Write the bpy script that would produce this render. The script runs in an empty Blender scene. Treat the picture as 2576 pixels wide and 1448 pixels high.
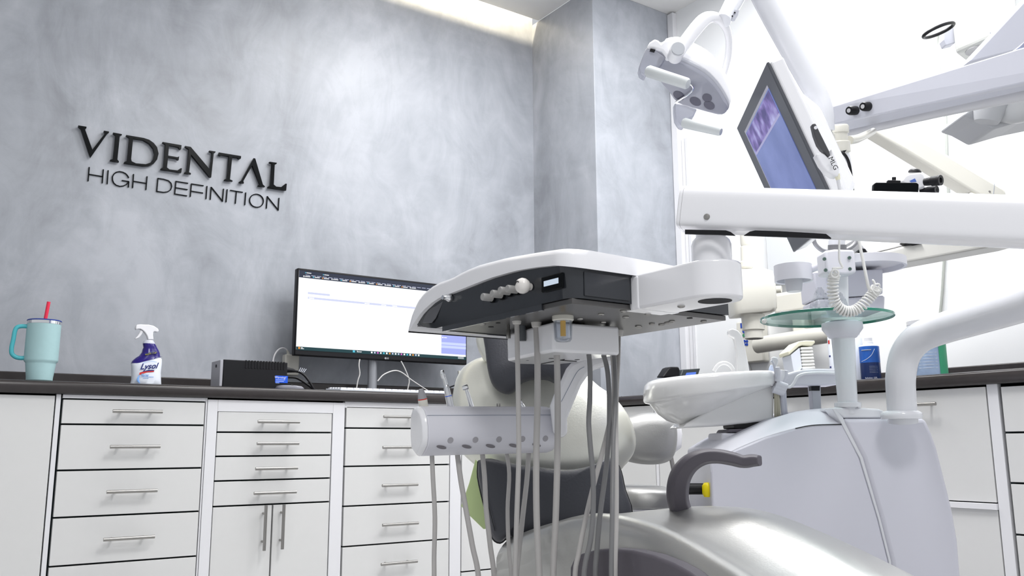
import bpy, math
import numpy as np
from mathutils import Matrix, Vector

# ------------------------------------------------------------------ camera
F_PX = 2182.62
YAW, PITCH, ROLL = map(math.radians, (34.84, 10.227, -0.2815))
_fw = np.array([math.sin(YAW) * math.cos(PITCH), math.cos(YAW) * math.cos(PITCH), math.sin(PITCH)])
_r = np.array([math.cos(YAW), -math.sin(YAW), 0.0])
_u = np.cross(_r, _fw)
RT = _r * math.cos(ROLL) + _u * math.sin(ROLL)
UP = -_r * math.sin(ROLL) + _u * math.cos(ROLL)
FW = _fw
CAM = np.array([0.0, 0.0, 0.70])

scene = bpy.context.scene
cam_data = bpy.data.cameras.new('camera')
cam = bpy.data.objects.new('camera', cam_data)
scene.collection.objects.link(cam)
cam_data.sensor_width = 36.0
cam_data.lens = 36.0 * F_PX / 2576.0
cam_data.clip_start = 0.02
M = Matrix.Identity(4)
for i in range(3):
    M[i][0], M[i][1], M[i][2], M[i][3] = RT[i], UP[i], -FW[i], CAM[i]
cam.matrix_world = M
scene.camera = cam

# ------------------------------------------------------------------ world, light, exposure
scene.view_settings.view_transform = 'Standard'
scene.view_settings.look = 'None'
scene.view_settings.exposure = 0.0
scene.view_settings.gamma = 1.0
scene.view_settings.use_curve_mapping = False
world = bpy.data.worlds.new('world')
scene.world = world
world.use_nodes = True
world.node_tree.nodes['Background'].inputs['Color'].default_value = (0.93, 0.96, 1.0, 1)
world.node_tree.nodes['Background'].inputs['Strength'].default_value = 0.60


def area_light(name, loc, sx, sy, power, color=(1, 1, 1), target=None):
    d = bpy.data.lights.new(name, 'AREA')
    d.shape = 'RECTANGLE'
    d.size, d.size_y, d.energy, d.color = sx, sy, power, color
    o = bpy.data.objects.new(name, d)
    scene.collection.objects.link(o)
    o.location = loc
    if target is not None:
        o.rotation_euler = (Vector(target) - Vector(loc)).to_track_quat('-Z', 'Y').to_euler()
    return o


LIGHTS = [  # ceiling fills: unseen area lights placed to brighten the room
    ('ceiling_fill_light', (1.5, 1.2, 3.06), 0.6, 0.6, 36, (1.0, 0.99, 0.98), None),
    ('ceiling_fill_light', (2.60, 1.9, 3.06), 0.6, 1.2, 19, (0.97, 0.98, 1.0), None),  # added for the sheen on the plaster wall
    ('ceiling_fill_light', (1.9, 2.7, 3.06), 0.9, 0.6, 24, (1.0, 0.99, 0.98), None),  # added to brighten the plaster wall
    ('ceiling_fill_light', (1.9, 0.0, 3.06), 0.6, 0.6, 14, (0.97, 0.98, 1.0), None),
    ('ceiling_fill_light', (0.3, -0.5, 3.06), 0.6, 0.6, 40, (1.0, 0.99, 0.98), None),  # added frontal fill for the foreground whites
    ('wall_fill_light', (2.95, 1.6, 2.90), 0.25, 2.2, 29, (0.97, 0.98, 1.0), (3.38, 1.7, 2.1)),  # added unseen light, turned to the white wall to blow out its upper part
    ('cove_strip_light', (0.2, 3.672, 3.283), 5.1, 0.02, 60, (1.0, 0.86, 0.60), (0.2, 3.672, 3.0)),
]
for L in LIGHTS:
    area_light(*L)


# ------------------------------------------------------------------ geometry of the view (pixel rays meet planes in the room)
def A(*v):
    return np.array(v, float)


def ray(x, y):
    return RT * (x - 1288) / F_PX + UP * (724 - y) / F_PX + FW


def P(x, y, z):
    return CAM + ray(x, y) * z


def PX(x, y, X):
    d = ray(x, y)
    return CAM + d * ((X - CAM[0]) / d[0])


def PY(x, y, Y):
    d = ray(x, y)
    return CAM + d * ((Y - CAM[1]) / d[1])


def PH(x, y, H):
    d = ray(x, y)
    return CAM + d * ((H - CAM[2]) / d[2])


def hit(x, y, p0, n):
    d = ray(x, y)
    return CAM + d * (np.dot(np.asarray(p0) - CAM, n) / np.dot(d, n))


def norm(v):
    v = np.asarray(v, float)
    return v / np.linalg.norm(v)


HF = norm([FW[0], FW[1], 0])      # horizontal forward
HR = A(HF[1], -HF[0], 0)          # horizontal right
Z3 = A(0, 0, 1)
X3 = A(1, 0, 0)
Y3 = A(0, 1, 0)


# ------------------------------------------------------------------ materials
def mat(name, col, rough=0.5, metal=0.0, emit=None, estr=1.0, alpha=None, trans=0.0, ior=1.45,
        noise=None, bump=None, coat=0.0, spec=None):
    m = bpy.data.materials.new(name)
    m.use_nodes = True
    nt = m.node_tree
    b = nt.nodes['Principled BSDF']
    b.inputs['Base Color'].default_value = (*col, 1)
    b.inputs['Roughness'].default_value = rough
    b.inputs['Metallic'].default_value = metal
    b.inputs['IOR'].default_value = ior
    b.inputs['Transmission Weight'].default_value = trans
    b.inputs['Coat Weight'].default_value = coat
    b.inputs['Coat Roughness'].default_value = 0.08
    if spec is not None:
        b.inputs['Specular IOR Level'].default_value = spec
    if emit is not None:
        b.inputs['Emission Color'].default_value = (*emit, 1)
        b.inputs['Emission Strength'].default_value = estr
    tc = nt.nodes.new('ShaderNodeTexCoord')
    if noise:  # (scale, amount)
        n = nt.nodes.new('ShaderNodeTexNoise')
        n.inputs['Scale'].default_value = noise[0]
        n.inputs['Detail'].default_value = 4
        nt.links.new(tc.outputs['Object'], n.inputs['Vector'])
        mx = nt.nodes.new('ShaderNodeMix')
        mx.data_type = 'RGBA'
        k = noise[1]
        mx.inputs[6].default_value = (*[c * (1 - k) for c in col], 1)
        mx.inputs[7].default_value = (*[min(1, c * (1 + k)) for c in col], 1)
        nt.links.new(n.outputs['Fac'], mx.inputs[0])
        nt.links.new(mx.outputs[2], b.inputs['Base Color'])
    if bump:  # (scale, strength)
        n = nt.nodes.new('ShaderNodeTexNoise')
        n.inputs['Scale'].default_value = bump[0]
        n.inputs['Detail'].default_value = 3
        nt.links.new(tc.outputs['Object'], n.inputs['Vector'])
        bp = nt.nodes.new('ShaderNodeBump')
        bp.inputs['Strength'].default_value = bump[1]
        bp.inputs['Distance'].default_value = 0.002
        nt.links.new(n.outputs['Fac'], bp.inputs['Height'])
        nt.links.new(bp.outputs['Normal'], b.inputs['Normal'])
    return m


def plaster_material():
    m = bpy.data.materials.new('polished_plaster')
    m.use_nodes = True
    nt = m.node_tree
    b = nt.nodes['Principled BSDF']
    tc = nt.nodes.new('ShaderNodeTexCoord')
    mp = nt.nodes.new('ShaderNodeMapping')
    mp.inputs['Rotation'].default_value = (0, 0.6, 0)
    mp.inputs['Scale'].default_value = (1.0, 1.0, 0.6)
    nt.links.new(tc.outputs['Object'], mp.inputs['Vector'])

    def noise(scale, detail, dist, vec=mp):
        n = nt.nodes.new('ShaderNodeTexNoise')
        n.inputs['Scale'].default_value = scale
        n.inputs['Detail'].default_value = detail
        n.inputs['Roughness'].default_value = 0.62
        n.inputs['Distortion'].default_value = dist
        nt.links.new(vec.outputs[0], n.inputs['Vector'])
        return n
    n1 = noise(1.5, 6, 0.9)
    n2 = noise(5.0, 8, 1.6)
    mp2 = nt.nodes.new('ShaderNodeMapping')
    mp2.inputs['Scale'].default_value = (1.0, 1.0, 3.0)
    mp2.inputs['Rotation'].default_value = (0, 0.9, 0)
    nt.links.new(tc.outputs['Object'], mp2.inputs['Vector'])
    n3 = noise(2.2, 8, 1.2, mp2)
    add = nt.nodes.new('ShaderNodeMath')
    add.operation = 'MULTIPLY_ADD'
    nt.links.new(n2.outputs['Fac'], add.inputs[0])
    add.inputs[1].default_value = 0.45
    nt.links.new(n1.outputs['Fac'], add.inputs[2])
    add2 = nt.nodes.new('ShaderNodeMath')
    add2.operation = 'MULTIPLY_ADD'
    nt.links.new(n3.outputs['Fac'], add2.inputs[0])
    add2.inputs[1].default_value = 0.18
    nt.links.new(add.outputs[0], add2.inputs[2])
    cr = nt.nodes.new('ShaderNodeValToRGB')
    e = cr.color_ramp.elements
    e[0].position, e[0].color = 0.62, (0.275, 0.29, 0.32, 1)
    e[1].position, e[1].color = 1.02, (0.47, 0.49, 0.535, 1)
    x = cr.color_ramp.elements.new(0.80)
    x.color = (0.365, 0.385, 0.425, 1)
    nt.links.new(add2.outputs[0], cr.inputs[0])
    nt.links.new(cr.outputs[0], b.inputs['Base Color'])
    rr = nt.nodes.new('ShaderNodeMapRange')
    rr.inputs['To Min'].default_value = 0.26
    rr.inputs['To Max'].default_value = 0.50
    nt.links.new(n2.outputs['Fac'], rr.inputs['Value'])
    nt.links.new(rr.outputs[0], b.inputs['Roughness'])
    bp = nt.nodes.new('ShaderNodeBump')
    bp.inputs['Strength'].default_value = 0.22
    bp.inputs['Distance'].default_value = 0.01
    nt.links.new(add2.outputs[0], bp.inputs['Height'])
    nt.links.new(bp.outputs['Normal'], b.inputs['Normal'])
    return m


PLASTER = plaster_material()
WALL = mat('white_wall_paint', (0.86, 0.87, 0.88), 0.45, bump=(60, 0.05))
CEIL = mat('ceiling_paint', (0.85, 0.84, 0.83), 0.75, bump=(80, 0.03))
FLOOR = mat('floor_tile', (0.55, 0.55, 0.55), 0.35, noise=(3, 0.05))
LAMINATE = mat('white_laminate', (0.68, 0.68, 0.675), 0.38, noise=(40, 0.012))
FRAMEW = mat('white_frame', (0.76, 0.76, 0.785), 0.38)
GAPSHADE = mat('gap_shade', (0.012, 0.02, 0.022), 0.9)  # near black: shade of the cabinet gaps put into the colour
COUNTER = mat('brown_grey_counter', (0.036, 0.031, 0.031), 0.25, noise=(30, 0.15))
STEEL = mat('brushed_steel', (0.36, 0.35, 0.335), 0.34, 1.0, noise=(200, 0.05))
CHROME = mat('chrome', (0.82, 0.83, 0.85), 0.12, 1.0)
BLACKGLOSS = mat('black_gloss_acrylic', (0.004, 0.005, 0.006), 0.25, spec=0.08)
BLACK = mat('black_plastic', (0.009, 0.009, 0.011), 0.42, spec=0.3)
BLACKMAT = mat('black_matt', (0.008, 0.008, 0.01), 0.7)
DARKCASE = mat('charcoal_gloss_case', (0.028, 0.031, 0.037), 0.14, coat=0.3)
PLATE = mat('zinc_plate', (0.12, 0.117, 0.115), 0.32, 0.6, noise=(12, 0.06))
WHITEP = mat('white_gloss_plastic', (0.87, 0.87, 0.90), 0.22, coat=0.4)
LILAC = mat('lilac_white_shell', (0.66, 0.66, 0.735), 0.34, coat=0.15)
LILACL = mat('pale_lilac_plastic', (0.74, 0.74, 0.80), 0.36)
ENAMEL = mat('white_enamel_tube', (0.76, 0.77, 0.81), 0.20, coat=0.4)
PORCELAIN = mat('white_porcelain', (0.86, 0.86, 0.86), 0.10, coat=0.5)
CREAM = mat('cream_plastic', (0.70, 0.685, 0.62), 0.28, coat=0.2)
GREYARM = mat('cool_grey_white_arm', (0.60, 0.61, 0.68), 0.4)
GREYUNDER = mat('warm_grey_plastic', (0.36, 0.36, 0.37), 0.4)
HOSE = mat('grey_silicone_hose', (0.46, 0.445, 0.435), 0.42)
HOSED = mat('dark_grey_hose', (0.20, 0.20, 0.205), 0.38)
HOSEC = mat('light_hose_collar', (0.60, 0.585, 0.56), 0.4)
SILVER = mat('silver_leatherette', (0.58, 0.58, 0.565), 0.33, 0.80, bump=(220, 0.12))
SILVERL = mat('lit_silver_leatherette', (0.80, 0.80, 0.73), 0.36, 0.62, bump=(220, 0.10))  # the chair's silver leatherette, coloured paler and creamier for the strong light on it
GREYLEATHER = mat('charcoal_leather', (0.058, 0.060, 0.072), 0.40, bump=(160, 0.35))
PURPLEGREY = mat('mauve_grey_plastic', (0.115, 0.105, 0.125), 0.45, bump=(300, 0.08))
GREEN = mat('lime_green_board', (0.70, 0.86, 0.42), 0.55)
TEAL = mat('pale_teal_paint', (0.40, 0.60, 0.62), 0.5, noise=(90, 0.03))
TEALD = mat('bright_teal_plastic', (0.08, 0.47, 0.53), 0.4)
RED = mat('red_plastic', (0.85, 0.03, 0.08), 0.35)
BLUELID = mat('navy_lid', (0.01, 0.04, 0.28), 0.35)
NAVY = mat('navy_sleeve', (0.018, 0.008, 0.17), 0.18)
LABELB = mat('pale_blue_label', (0.60, 0.72, 0.90), 0.35, noise=(25, 0.12))
LABELW = mat('white_label', (0.80, 0.84, 0.92), 0.4)
INKBLUE = mat('navy_ink', (0.012, 0.02, 0.16), 0.5)
INKRED = mat('red_ink', (0.62, 0.03, 0.02), 0.5)
INKYEL = mat('yellow_ink', (0.55, 0.5, 0.02), 0.5)
INKLB = mat('sky_blue_ink', (0.22, 0.42, 0.80), 0.5)
INKGREY = mat('grey_ink', (0.30, 0.34, 0.42), 0.6)
INKBLK = mat('black_ink', (0.01, 0.01, 0.012), 0.5)
BRIGHTBLUE = mat('blue_sticker', (0.01, 0.10, 0.72), 0.35)


def clear(name, col, gloss=0.10, milk=0.0, milk_col=(0.8, 0.8, 0.84), rough=0.03):
    """thin see-through sheet: tinted transparency, a sharp sheen and an optional milky share"""
    m = bpy.data.materials.new(name)
    m.use_nodes = True
    nt = m.node_tree
    b = nt.nodes['Principled BSDF']
    b.inputs['Base Color'].default_value = (*milk_col, 1)
    b.inputs['Roughness'].default_value = 0.3
    tr = nt.nodes.new('ShaderNodeBsdfTransparent')
    tr.inputs[0].default_value = (*col, 1)
    gl = nt.nodes.new('ShaderNodeBsdfGlossy')
    gl.inputs['Roughness'].default_value = rough
    lw = nt.nodes.new('ShaderNodeLayerWeight')
    lw.inputs[0].default_value = 0.25
    ma_ = nt.nodes.new('ShaderNodeMath')
    ma_.operation = 'MULTIPLY_ADD'
    nt.links.new(lw.outputs['Fresnel'], ma_.inputs[0])
    ma_.inputs[1].default_value = 0.38
    ma_.inputs[2].default_value = gloss * 0.4
    m1 = nt.nodes.new('ShaderNodeMixShader')
    nt.links.new(ma_.outputs[0], m1.inputs[0])
    nt.links.new(tr.outputs[0], m1.inputs[1])
    nt.links.new(gl.outputs[0], m1.inputs[2])
    m2 = nt.nodes.new('ShaderNodeMixShader')
    m2.inputs[0].default_value = milk
    nt.links.new(m1.outputs[0], m2.inputs[1])
    nt.links.new(b.outputs[0], m2.inputs[2])
    nt.links.new(m2.outputs[0], nt.nodes['Material Output'].inputs['Surface'])
    return m


CLEAR = clear('clear_plastic', (0.90, 0.92, 0.95))
GLASS = clear('tray_glass', (0.80, 0.90, 0.885), 0.12)
GLASSEDGE = mat('green_glass_edge', (0.02, 0.22, 0.15), 0.08, coat=0.4)
YELLOW = mat('amber_filter', (0.85, 0.45, 0.02), 0.35)
PALEYELLOW = mat('pale_yellow_plastic', (0.82, 0.80, 0.62), 0.4)
GAUZE = mat('white_gauze', (0.88, 0.88, 0.84), 0.9)
SCREENW = mat('screen_white', (0, 0, 0), 0.3, emit=(0.96, 0.98, 1.0), estr=1.25)
SCREEND = mat('screen_dark_bar', (0.0, 0.0, 0.0), 0.3, emit=(0.012, 0.02, 0.05), estr=1.0)
SCREENB = mat('screen_blue_panel', (0, 0, 0), 0.3, emit=(0.40, 0.45, 0.93), estr=1.0)
SCREENB2 = mat('screen_blue_row', (0, 0, 0), 0.3, emit=(0.62, 0.70, 0.97), estr=1.0)
SCREENG = mat('screen_grey_bar', (0, 0, 0), 0.3, emit=(0.66, 0.70, 0.92), estr=1.0)
SCREENT = mat('screen_taskbar', (0, 0, 0), 0.3, emit=(0.004, 0.045, 0.055), estr=1.0)
SCREENO = mat('screen_orange', (0, 0, 0), 0.3, emit=(0.95, 0.35, 0.05), estr=1.0)
SCREENP = mat('screen_pink', (0, 0, 0), 0.3, emit=(0.75, 0.15, 0.65), estr=1.0)
SCREENC = mat('screen_cyan', (0, 0, 0), 0.3, emit=(0.10, 0.60, 0.80), estr=1.0)
LCDBLUE = mat('phone_lcd', (0, 0, 0), 0.3, emit=(0.12, 0.24, 0.85), estr=1.0)
LCDW = mat('small_lcd', (0, 0, 0), 0.3, emit=(0.62, 0.72, 0.85), estr=0.9)
BEZEL = mat('grey_monitor_bezel', (0.085, 0.09, 0.105), 0.3)
COVE = mat('cove_strip', (1, 1, 1), 0.5, emit=(1.0, 0.90, 0.66), estr=6.0)


def clinic_screen_material():
    m = bpy.data.materials.new('clinic_screen_image')
    m.use_nodes = True
    nt = m.node_tree
    b = nt.nodes['Principled BSDF']
    b.inputs['Base Color'].default_value = (0.01, 0.01, 0.02, 1)
    b.inputs['Roughness'].default_value = 0.25
    tc = nt.nodes.new('ShaderNodeTexCoord')
    n = nt.nodes.new('ShaderNodeTexNoise')
    n.inputs['Scale'].default_value = 9
    n.inputs['Detail'].default_value = 3
    nt.links.new(tc.outputs['Object'], n.inputs['Vector'])
    cr = nt.nodes.new('ShaderNodeValToRGB')
    e = cr.color_ramp.elements
    e[0].position, e[0].color = 0.3, (0.10, 0.14, 0.36, 1)
    e[1].position, e[1].color = 0.7, (0.17, 0.22, 0.50, 1)
    nt.links.new(n.outputs['Fac'], cr.inputs[0])
    nt.links.new(cr.outputs[0], b.inputs['Emission Color'])
    b.inputs['Emission Strength'].default_value = 0.95
    return m


def photo_strip_material():
    m = bpy.data.materials.new('clinic_screen_photo')
    m.use_nodes = True
    nt = m.node_tree
    b = nt.nodes['Principled BSDF']
    b.inputs['Base Color'].default_value = (0.01, 0.01, 0.02, 1)
    tc = nt.nodes.new('ShaderNodeTexCoord')
    n = nt.nodes.new('ShaderNodeTexNoise')
    n.inputs['Scale'].default_value = 22
    n.inputs['Detail'].default_value = 2
    nt.links.new(tc.outputs['Object'], n.inputs['Vector'])
    cr = nt.nodes.new('ShaderNodeValToRGB')
    e = cr.color_ramp.elements
    e[0].position, e[0].color = 0.35, (0.07, 0.06, 0.20, 1)
    e[1].position, e[1].color = 0.68, (0.45, 0.46, 0.75, 1)
    x = e.new(0.5)
    x.color = (0.20, 0.15, 0.42, 1)
    nt.links.new(n.outputs['Fac'], cr.inputs[0])
    nt.links.new(cr.outputs[0], b.inputs['Emission Color'])
    b.inputs['Emission Strength'].default_value = 1.0
    return m


CLINIC = clinic_screen_material()
PHOTO = photo_strip_material()

# ------------------------------------------------------------------ mesh helpers: each returns (verts, faces)


def box(x0, x1, y0, y1, z0, z1):
    v = [A(x, y, z) for x in (x0, x1) for y in (y0, y1) for z in (z0, z1)]
    f = [(0, 1, 3, 2), (4, 6, 7, 5), (0, 4, 5, 1), (2, 3, 7, 6), (0, 2, 6, 4), (1, 5, 7, 3)]
    return v, f


def obox(c, ax, ay, az):
    """box about c with half-axis vectors"""
    v = [c + i * ax + j * ay + k * az for i in (-1, 1) for j in (-1, 1) for k in (-1, 1)]
    return v, box(0, 1, 0, 1, 0, 1)[1]


def prism(pts, vec):
    n = len(pts)
    v = [np.asarray(p, float) for p in pts] + [np.asarray(p, float) + vec for p in pts]
    f = [tuple(range(n)), tuple(range(2 * n - 1, n - 1, -1))]
    f += [(i, i + n, (i + 1) % n + n, (i + 1) % n) for i in range(n)]
    return v, f


def loft(rings, caps=True, closed=True):
    n = len(rings[0])
    v = [p for r in rings for p in r]
    f = []
    for k in range(len(rings) - 1):
        for i in range(n if closed else n - 1):
            j = (i + 1) % n
            f.append((k * n + i, k * n + j, (k + 1) * n + j, (k + 1) * n + i))
    if caps:
        f.append(tuple(range(n))[::-1])
        f.append(tuple((len(rings) - 1) * n + i for i in range(n)))
    return v, f


def spline(pts, k=6):
    pts = [np.asarray(p, float) for p in pts]
    if k <= 1 or len(pts) < 3:
        return pts
    out = []
    for i in range(len(pts) - 1):
        p0 = pts[i - 1] if i > 0 else 2 * pts[0] - pts[1]
        p1, p2 = pts[i], pts[i + 1]
        p3 = pts[i + 2] if i + 2 < len(pts) else 2 * pts[-1] - pts[-2]
        for s in range(k):
            t = s / k
            out.append(0.5 * ((2 * p1) + (-p0 + p2) * t + (2 * p0 - 5 * p1 + 4 * p2 - p3) * t * t
                              + (-p0 + 3 * p1 - 3 * p2 + p3) * t ** 3))
    out.append(pts[-1])
    return out


def perp(t, ref=None):
    t = norm(t)
    a = np.asarray(ref, float) if ref is not None else (Z3 if abs(t[2]) < 0.9 else X3)
    u = a - t * np.dot(a, t)
    u = norm(u)
    return u, np.cross(t, u)


def tube(pts, r, n=12, k=6, flat=1.0, ref=None):
    """r: radius or list per control point; flat: ratio of second axis"""
    if np.isscalar(r):
        rr = None
    else:
        rr = [x[0] for x in spline([A(q, 0, 0) for q in r], k)]
    q = spline(pts, k)
    rings = []
    t0 = q[1] - q[0]
    u, w = perp(t0, ref)
    for i, p in enumerate(q):
        t = q[min(i + 1, len(q) - 1)] - q[max(i - 1, 0)]
        t = norm(t)
        u = u - t * np.dot(u, t)
        u = norm(u)
        w = np.cross(t, u)
        R = r if rr is None else rr[i]
        rings.append([p + R * (math.cos(a) * u + flat * math.sin(a) * w)
                      for a in np.linspace(0, 2 * math.pi, n, endpoint=False)])
    return loft(rings)


def lathe(prof, o, axis=Z3, n=28):
    """prof: [(radius, height along axis)]"""
    u, w = perp(axis)
    axis = norm(axis)
    ring_only = abs(prof[0][0] - prof[-1][0]) < 1e-9 and abs(prof[0][1] - prof[-1][1]) < 1e-9
    rings = [[o + axis * h + max(r, 1e-5) * (math.cos(a) * u + math.sin(a) * w)
              for a in np.linspace(0, 2 * math.pi, n, endpoint=False)] for r, h in prof]
    return loft(rings, caps=not ring_only)


def cyl(a, b, r, r2=None, n=20):
    a, b = np.asarray(a, float), np.asarray(b, float)
    L = np.linalg.norm(b - a)
    return lathe([(r, 0), (r if r2 is None else r2, L)], a, b - a, n)


def ering(c, ax, ay, n=28, p=2.0):
    out = []
    for a in np.linspace(0, 2 * math.pi, n, endpoint=False):
        ca, sa = math.cos(a), math.sin(a)
        out.append(c + ax * math.copysign(abs(ca) ** (2 / p), ca) + ay * math.copysign(abs(sa) ** (2 / p), sa))
    return out


def eloft(levels, depth, n=32, p=2.0, dirv=None):
    """levels: [(left point, right point, half depth)]: ellipses between two points"""
    d = HF if dirv is None else dirv
    return loft([ering((l + r) / 2, (r - l) / 2, d * (h if h else depth), n, p) for l, r, h in levels])


def puff(outline, nrm, front, back, rings=7, e=0.55):
    """a stuffed cushion: closed outline swollen along +-normal"""
    o = [np.asarray(q, float) for q in outline]
    c = sum(o) / len(o)
    nrm = norm(nrm)
    rs = []
    ts = np.linspace(0, math.pi / 2, rings)
    for t in ts[::-1][:-1]:
        s = math.cos(t) ** e if t < math.pi / 2 - 1e-6 else 0.02
        rs.append([c + (q - c) * max(s, 0.02) - nrm * back * math.sin(t) for q in o])
    rs.append([q for q in o])
    for t in ts[1:]:
        s = math.cos(t) ** e if t < math.pi / 2 - 1e-6 else 0.02
        rs.append([c + (q - c) * max(s, 0.02) + nrm * front * math.sin(t) for q in o])
    return loft(rs)


def sheet(rows, thick=None, nrm=None):
    """grid surface from equal-length rows; with thickness becomes a closed slab"""
    n = len(rows[0])
    m = len(rows)
    v = [np.asarray(p, float) for r in rows for p in r]
    f = [(a * n + b, a * n + b + 1, (a + 1) * n + b + 1, (a + 1) * n + b) for a in range(m - 1) for b in range(n - 1)]
    if thick:
        off = norm(nrm) * thick
        k = len(v)
        v = v + [p + off for p in v]
        f = f + [tuple(i + k for i in q)[::-1] for q in f]
        edge = [(0, b) for b in range(n)] + [(a, n - 1) for a in range(1, m)] + \
               [(m - 1, b) for b in range(n - 2, -1, -1)] + [(a, 0) for a in range(m - 2, 0, -1)]
        idx = [a * n + b for a, b in edge]
        for i in range(len(idx)):
            j = idx[(i + 1) % len(idx)]
            f.append((idx[i], idx[i] + k, j + k, j))
    return v, f


# ------------------------------------------------------------------ object helpers
ORIGIN = {}


def thing(name, label, cat, loc, group=None):
    o = bpy.data.objects.new(name, None)
    scene.collection.objects.link(o)
    o.empty_display_size = 0.05
    o.location = tuple(float(x) for x in loc)
    o['label'], o['category'] = label, cat
    if group:
        o['group'] = group
    ORIGIN[o.name] = np.asarray(loc, float)
    return o


def link_mesh(name, me, parent, o):
    ob = bpy.data.objects.new(name, me)
    scene.collection.objects.link(ob)
    if parent is not None:
        ob.parent = parent
        ORIGIN[ob.name] = o
    else:
        ob.location = tuple(float(x) for x in o)
        ORIGIN[ob.name] = o
    return ob


def part(name, geoms, m, parent=None, smooth=35, bevel=0.0, seg=2, sub=0, label=None, origin=None):
    if isinstance(geoms, tuple):
        geoms = [geoms]
    V, Fc = [], []
    for v, f in geoms:
        k = len(V)
        V += list(v)
        Fc += [tuple(i + k for i in q) for q in f]
    if parent is not None:
        o = ORIGIN[parent.name]
    elif origin is not None:
        o = np.asarray(origin, float)
    else:
        a = np.array(V)
        o = A(*(a[:, :2].mean(0)), a[:, 2].min())
    me = bpy.data.meshes.new(name)
    me.from_pydata([tuple(float(x) for x in (p - o)) for p in V], [], Fc)
    me.validate()
    import bmesh
    bm = bmesh.new()
    bm.from_mesh(me)
    bmesh.ops.recalc_face_normals(bm, faces=bm.faces)
    bm.to_mesh(me)
    bm.free()
    me.materials.append(m)
    if smooth:
        me.polygons.foreach_set('use_smooth', [True] * len(me.polygons))
        me.set_sharp_from_angle(angle=math.radians(smooth))
    ob = link_mesh(name, me, parent, o)
    if sub:
        md = ob.modifiers.new('subdivision', 'SUBSURF')
        md.levels = md.render_levels = sub
    if bevel:
        md = ob.modifiers.new('bevel', 'BEVEL')
        md.width, md.segments, md.limit_method, md.angle_limit = bevel, seg, 'ANGLE', math.radians(35)
        md.harden_normals = False
    if label:
        ob['label'] = label
    return ob


def tag(o, label, cat, group=None):
    o['label'], o['category'] = label, cat
    if group:
        o['group'] = group
    return o


def struct(name, geoms, m, **k):
    o = part(name, geoms, m, None, **k)
    o['kind'] = 'structure'
    return o


def glyph(name, loops, fn, thick, m, parent, label=None):
    """flat cut-out shape with holes: loops of 2D points mapped by fn to (u, v) metres in a frame"""
    cu = bpy.data.curves.new(name, 'CURVE')
    cu.dimensions = '2D'
    cu.fill_mode = 'BOTH'
    cu.extrude = thick / 2
    for lp in loops:
        s = cu.splines.new('POLY')
        s.points.add(len(lp) - 1)
        for i, q in enumerate(lp):
            s.points[i].co = (*fn(q), 0, 1)
        s.use_cyclic_u = True
    tmp = bpy.data.objects.new(name + '_tmp', cu)
    scene.collection.objects.link(tmp)
    dg = bpy.context.evaluated_depsgraph_get()
    me = bpy.data.meshes.new_from_object(tmp.evaluated_get(dg))
    bpy.data.objects.remove(tmp)
    bpy.data.curves.remove(cu)
    return me


def text_mesh(txt, size, thick=0.0004, shear=0.0, spacing=1.0, bold=0.0):
    cu = bpy.data.curves.new('txt', 'FONT')
    cu.body = txt
    cu.size = size
    cu.extrude = thick / 2
    cu.shear = shear
    cu.space_character = spacing
    cu.offset = bold
    cu.align_x, cu.align_y = 'CENTER', 'CENTER'
    cu.resolution_u = 3
    tmp = bpy.data.objects.new('txt_tmp', cu)
    scene.collection.objects.link(tmp)
    dg = bpy.context.evaluated_depsgraph_get()
    me = bpy.data.meshes.new_from_object(tmp.evaluated_get(dg))
    bpy.data.objects.remove(tmp)
    bpy.data.curves.remove(cu)
    return me


def place_mesh(name, me, m, parent, pos, right, up, label=None):
    """put a flat mesh (x right, y up) into the scene on a frame"""
    right, up = norm(right), norm(up)
    up = norm(up - right * np.dot(up, right))
    nn = np.cross(right, up)
    o = ORIGIN[parent.name]
    me.name = name
    me.transform(Matrix([[right[i], up[i], nn[i], pos[i] - o[i]] for i in range(3)] + [[0, 0, 0, 1]]))
    me.materials.clear()
    me.materials.append(m)
    ob = link_mesh(name, me, parent, o)
    if label:
        ob['label'] = label
    return ob


def write(name, txt, size, m, parent, pos, right, up=Z3, **k):
    return place_mesh(name, text_mesh(txt, size, **k), m, parent, pos, right, up)

# ================================================================== the room
WY, WX, CZ = 3.80, 3.38, 3.11        # sign wall, white wall, ceiling height
COLX, COLY = 2.798, 3.258            # corner pillar
struct('wall_back', box(-2.6, COLX, WY, WY + 0.1, 0, 3.35), PLASTER, smooth=0)
struct('wall_pillar', box(COLX, WX - 0.001, COLY, WY + 0.1, 0, CZ), PLASTER, smooth=0, bevel=0.004)
struct('wall_right', box(WX, WX + 0.1, -1.4, WY, 0, CZ), WALL, smooth=0)
struct('floor', box(-2.6, WX, -1.4, WY, -0.05, 0), FLOOR, smooth=0)
struct('ceiling', [box(-2.6, COLX - 0.001, -1.4, 3.735, CZ, CZ + 0.03), box(COLX - 0.001, WX, -1.4, COLY + 0.05, CZ, CZ + 0.03)], CEIL, smooth=0)
struct('trim_1', box(-2.6, COLX, 3.45, 3.90, 3.30, 3.33), CEIL, smooth=0)       # roof of the light cove
struct('trim_2', box(-2.6, COLX, 3.42, 3.45, CZ + 0.03, 3.33), CEIL, smooth=0)
struct('trim_3', box(WX - 0.030, WX, COLY - 0.045, COLY - 0.002, 0.95, CZ - 0.01), FRAMEW, smooth=0, bevel=0.002)
pa, pb = PX(1733, 850, WX), PX(1741, 850, WX)
struct('trim_4', box(WX - 0.006, WX, pa[1] - 0.03, pa[1] - 0.012, 0.95, 2.35), FRAMEW, smooth=0)
struct('trim_5', box(WX - 0.006, WX, pb[1] - 0.03, pb[1] - 0.012, 0.95, 2.35), FRAMEW, smooth=0)
y0, y1 = PX(1945, 640, WX)[1], PX(2075, 640, WX)[1]
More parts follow.
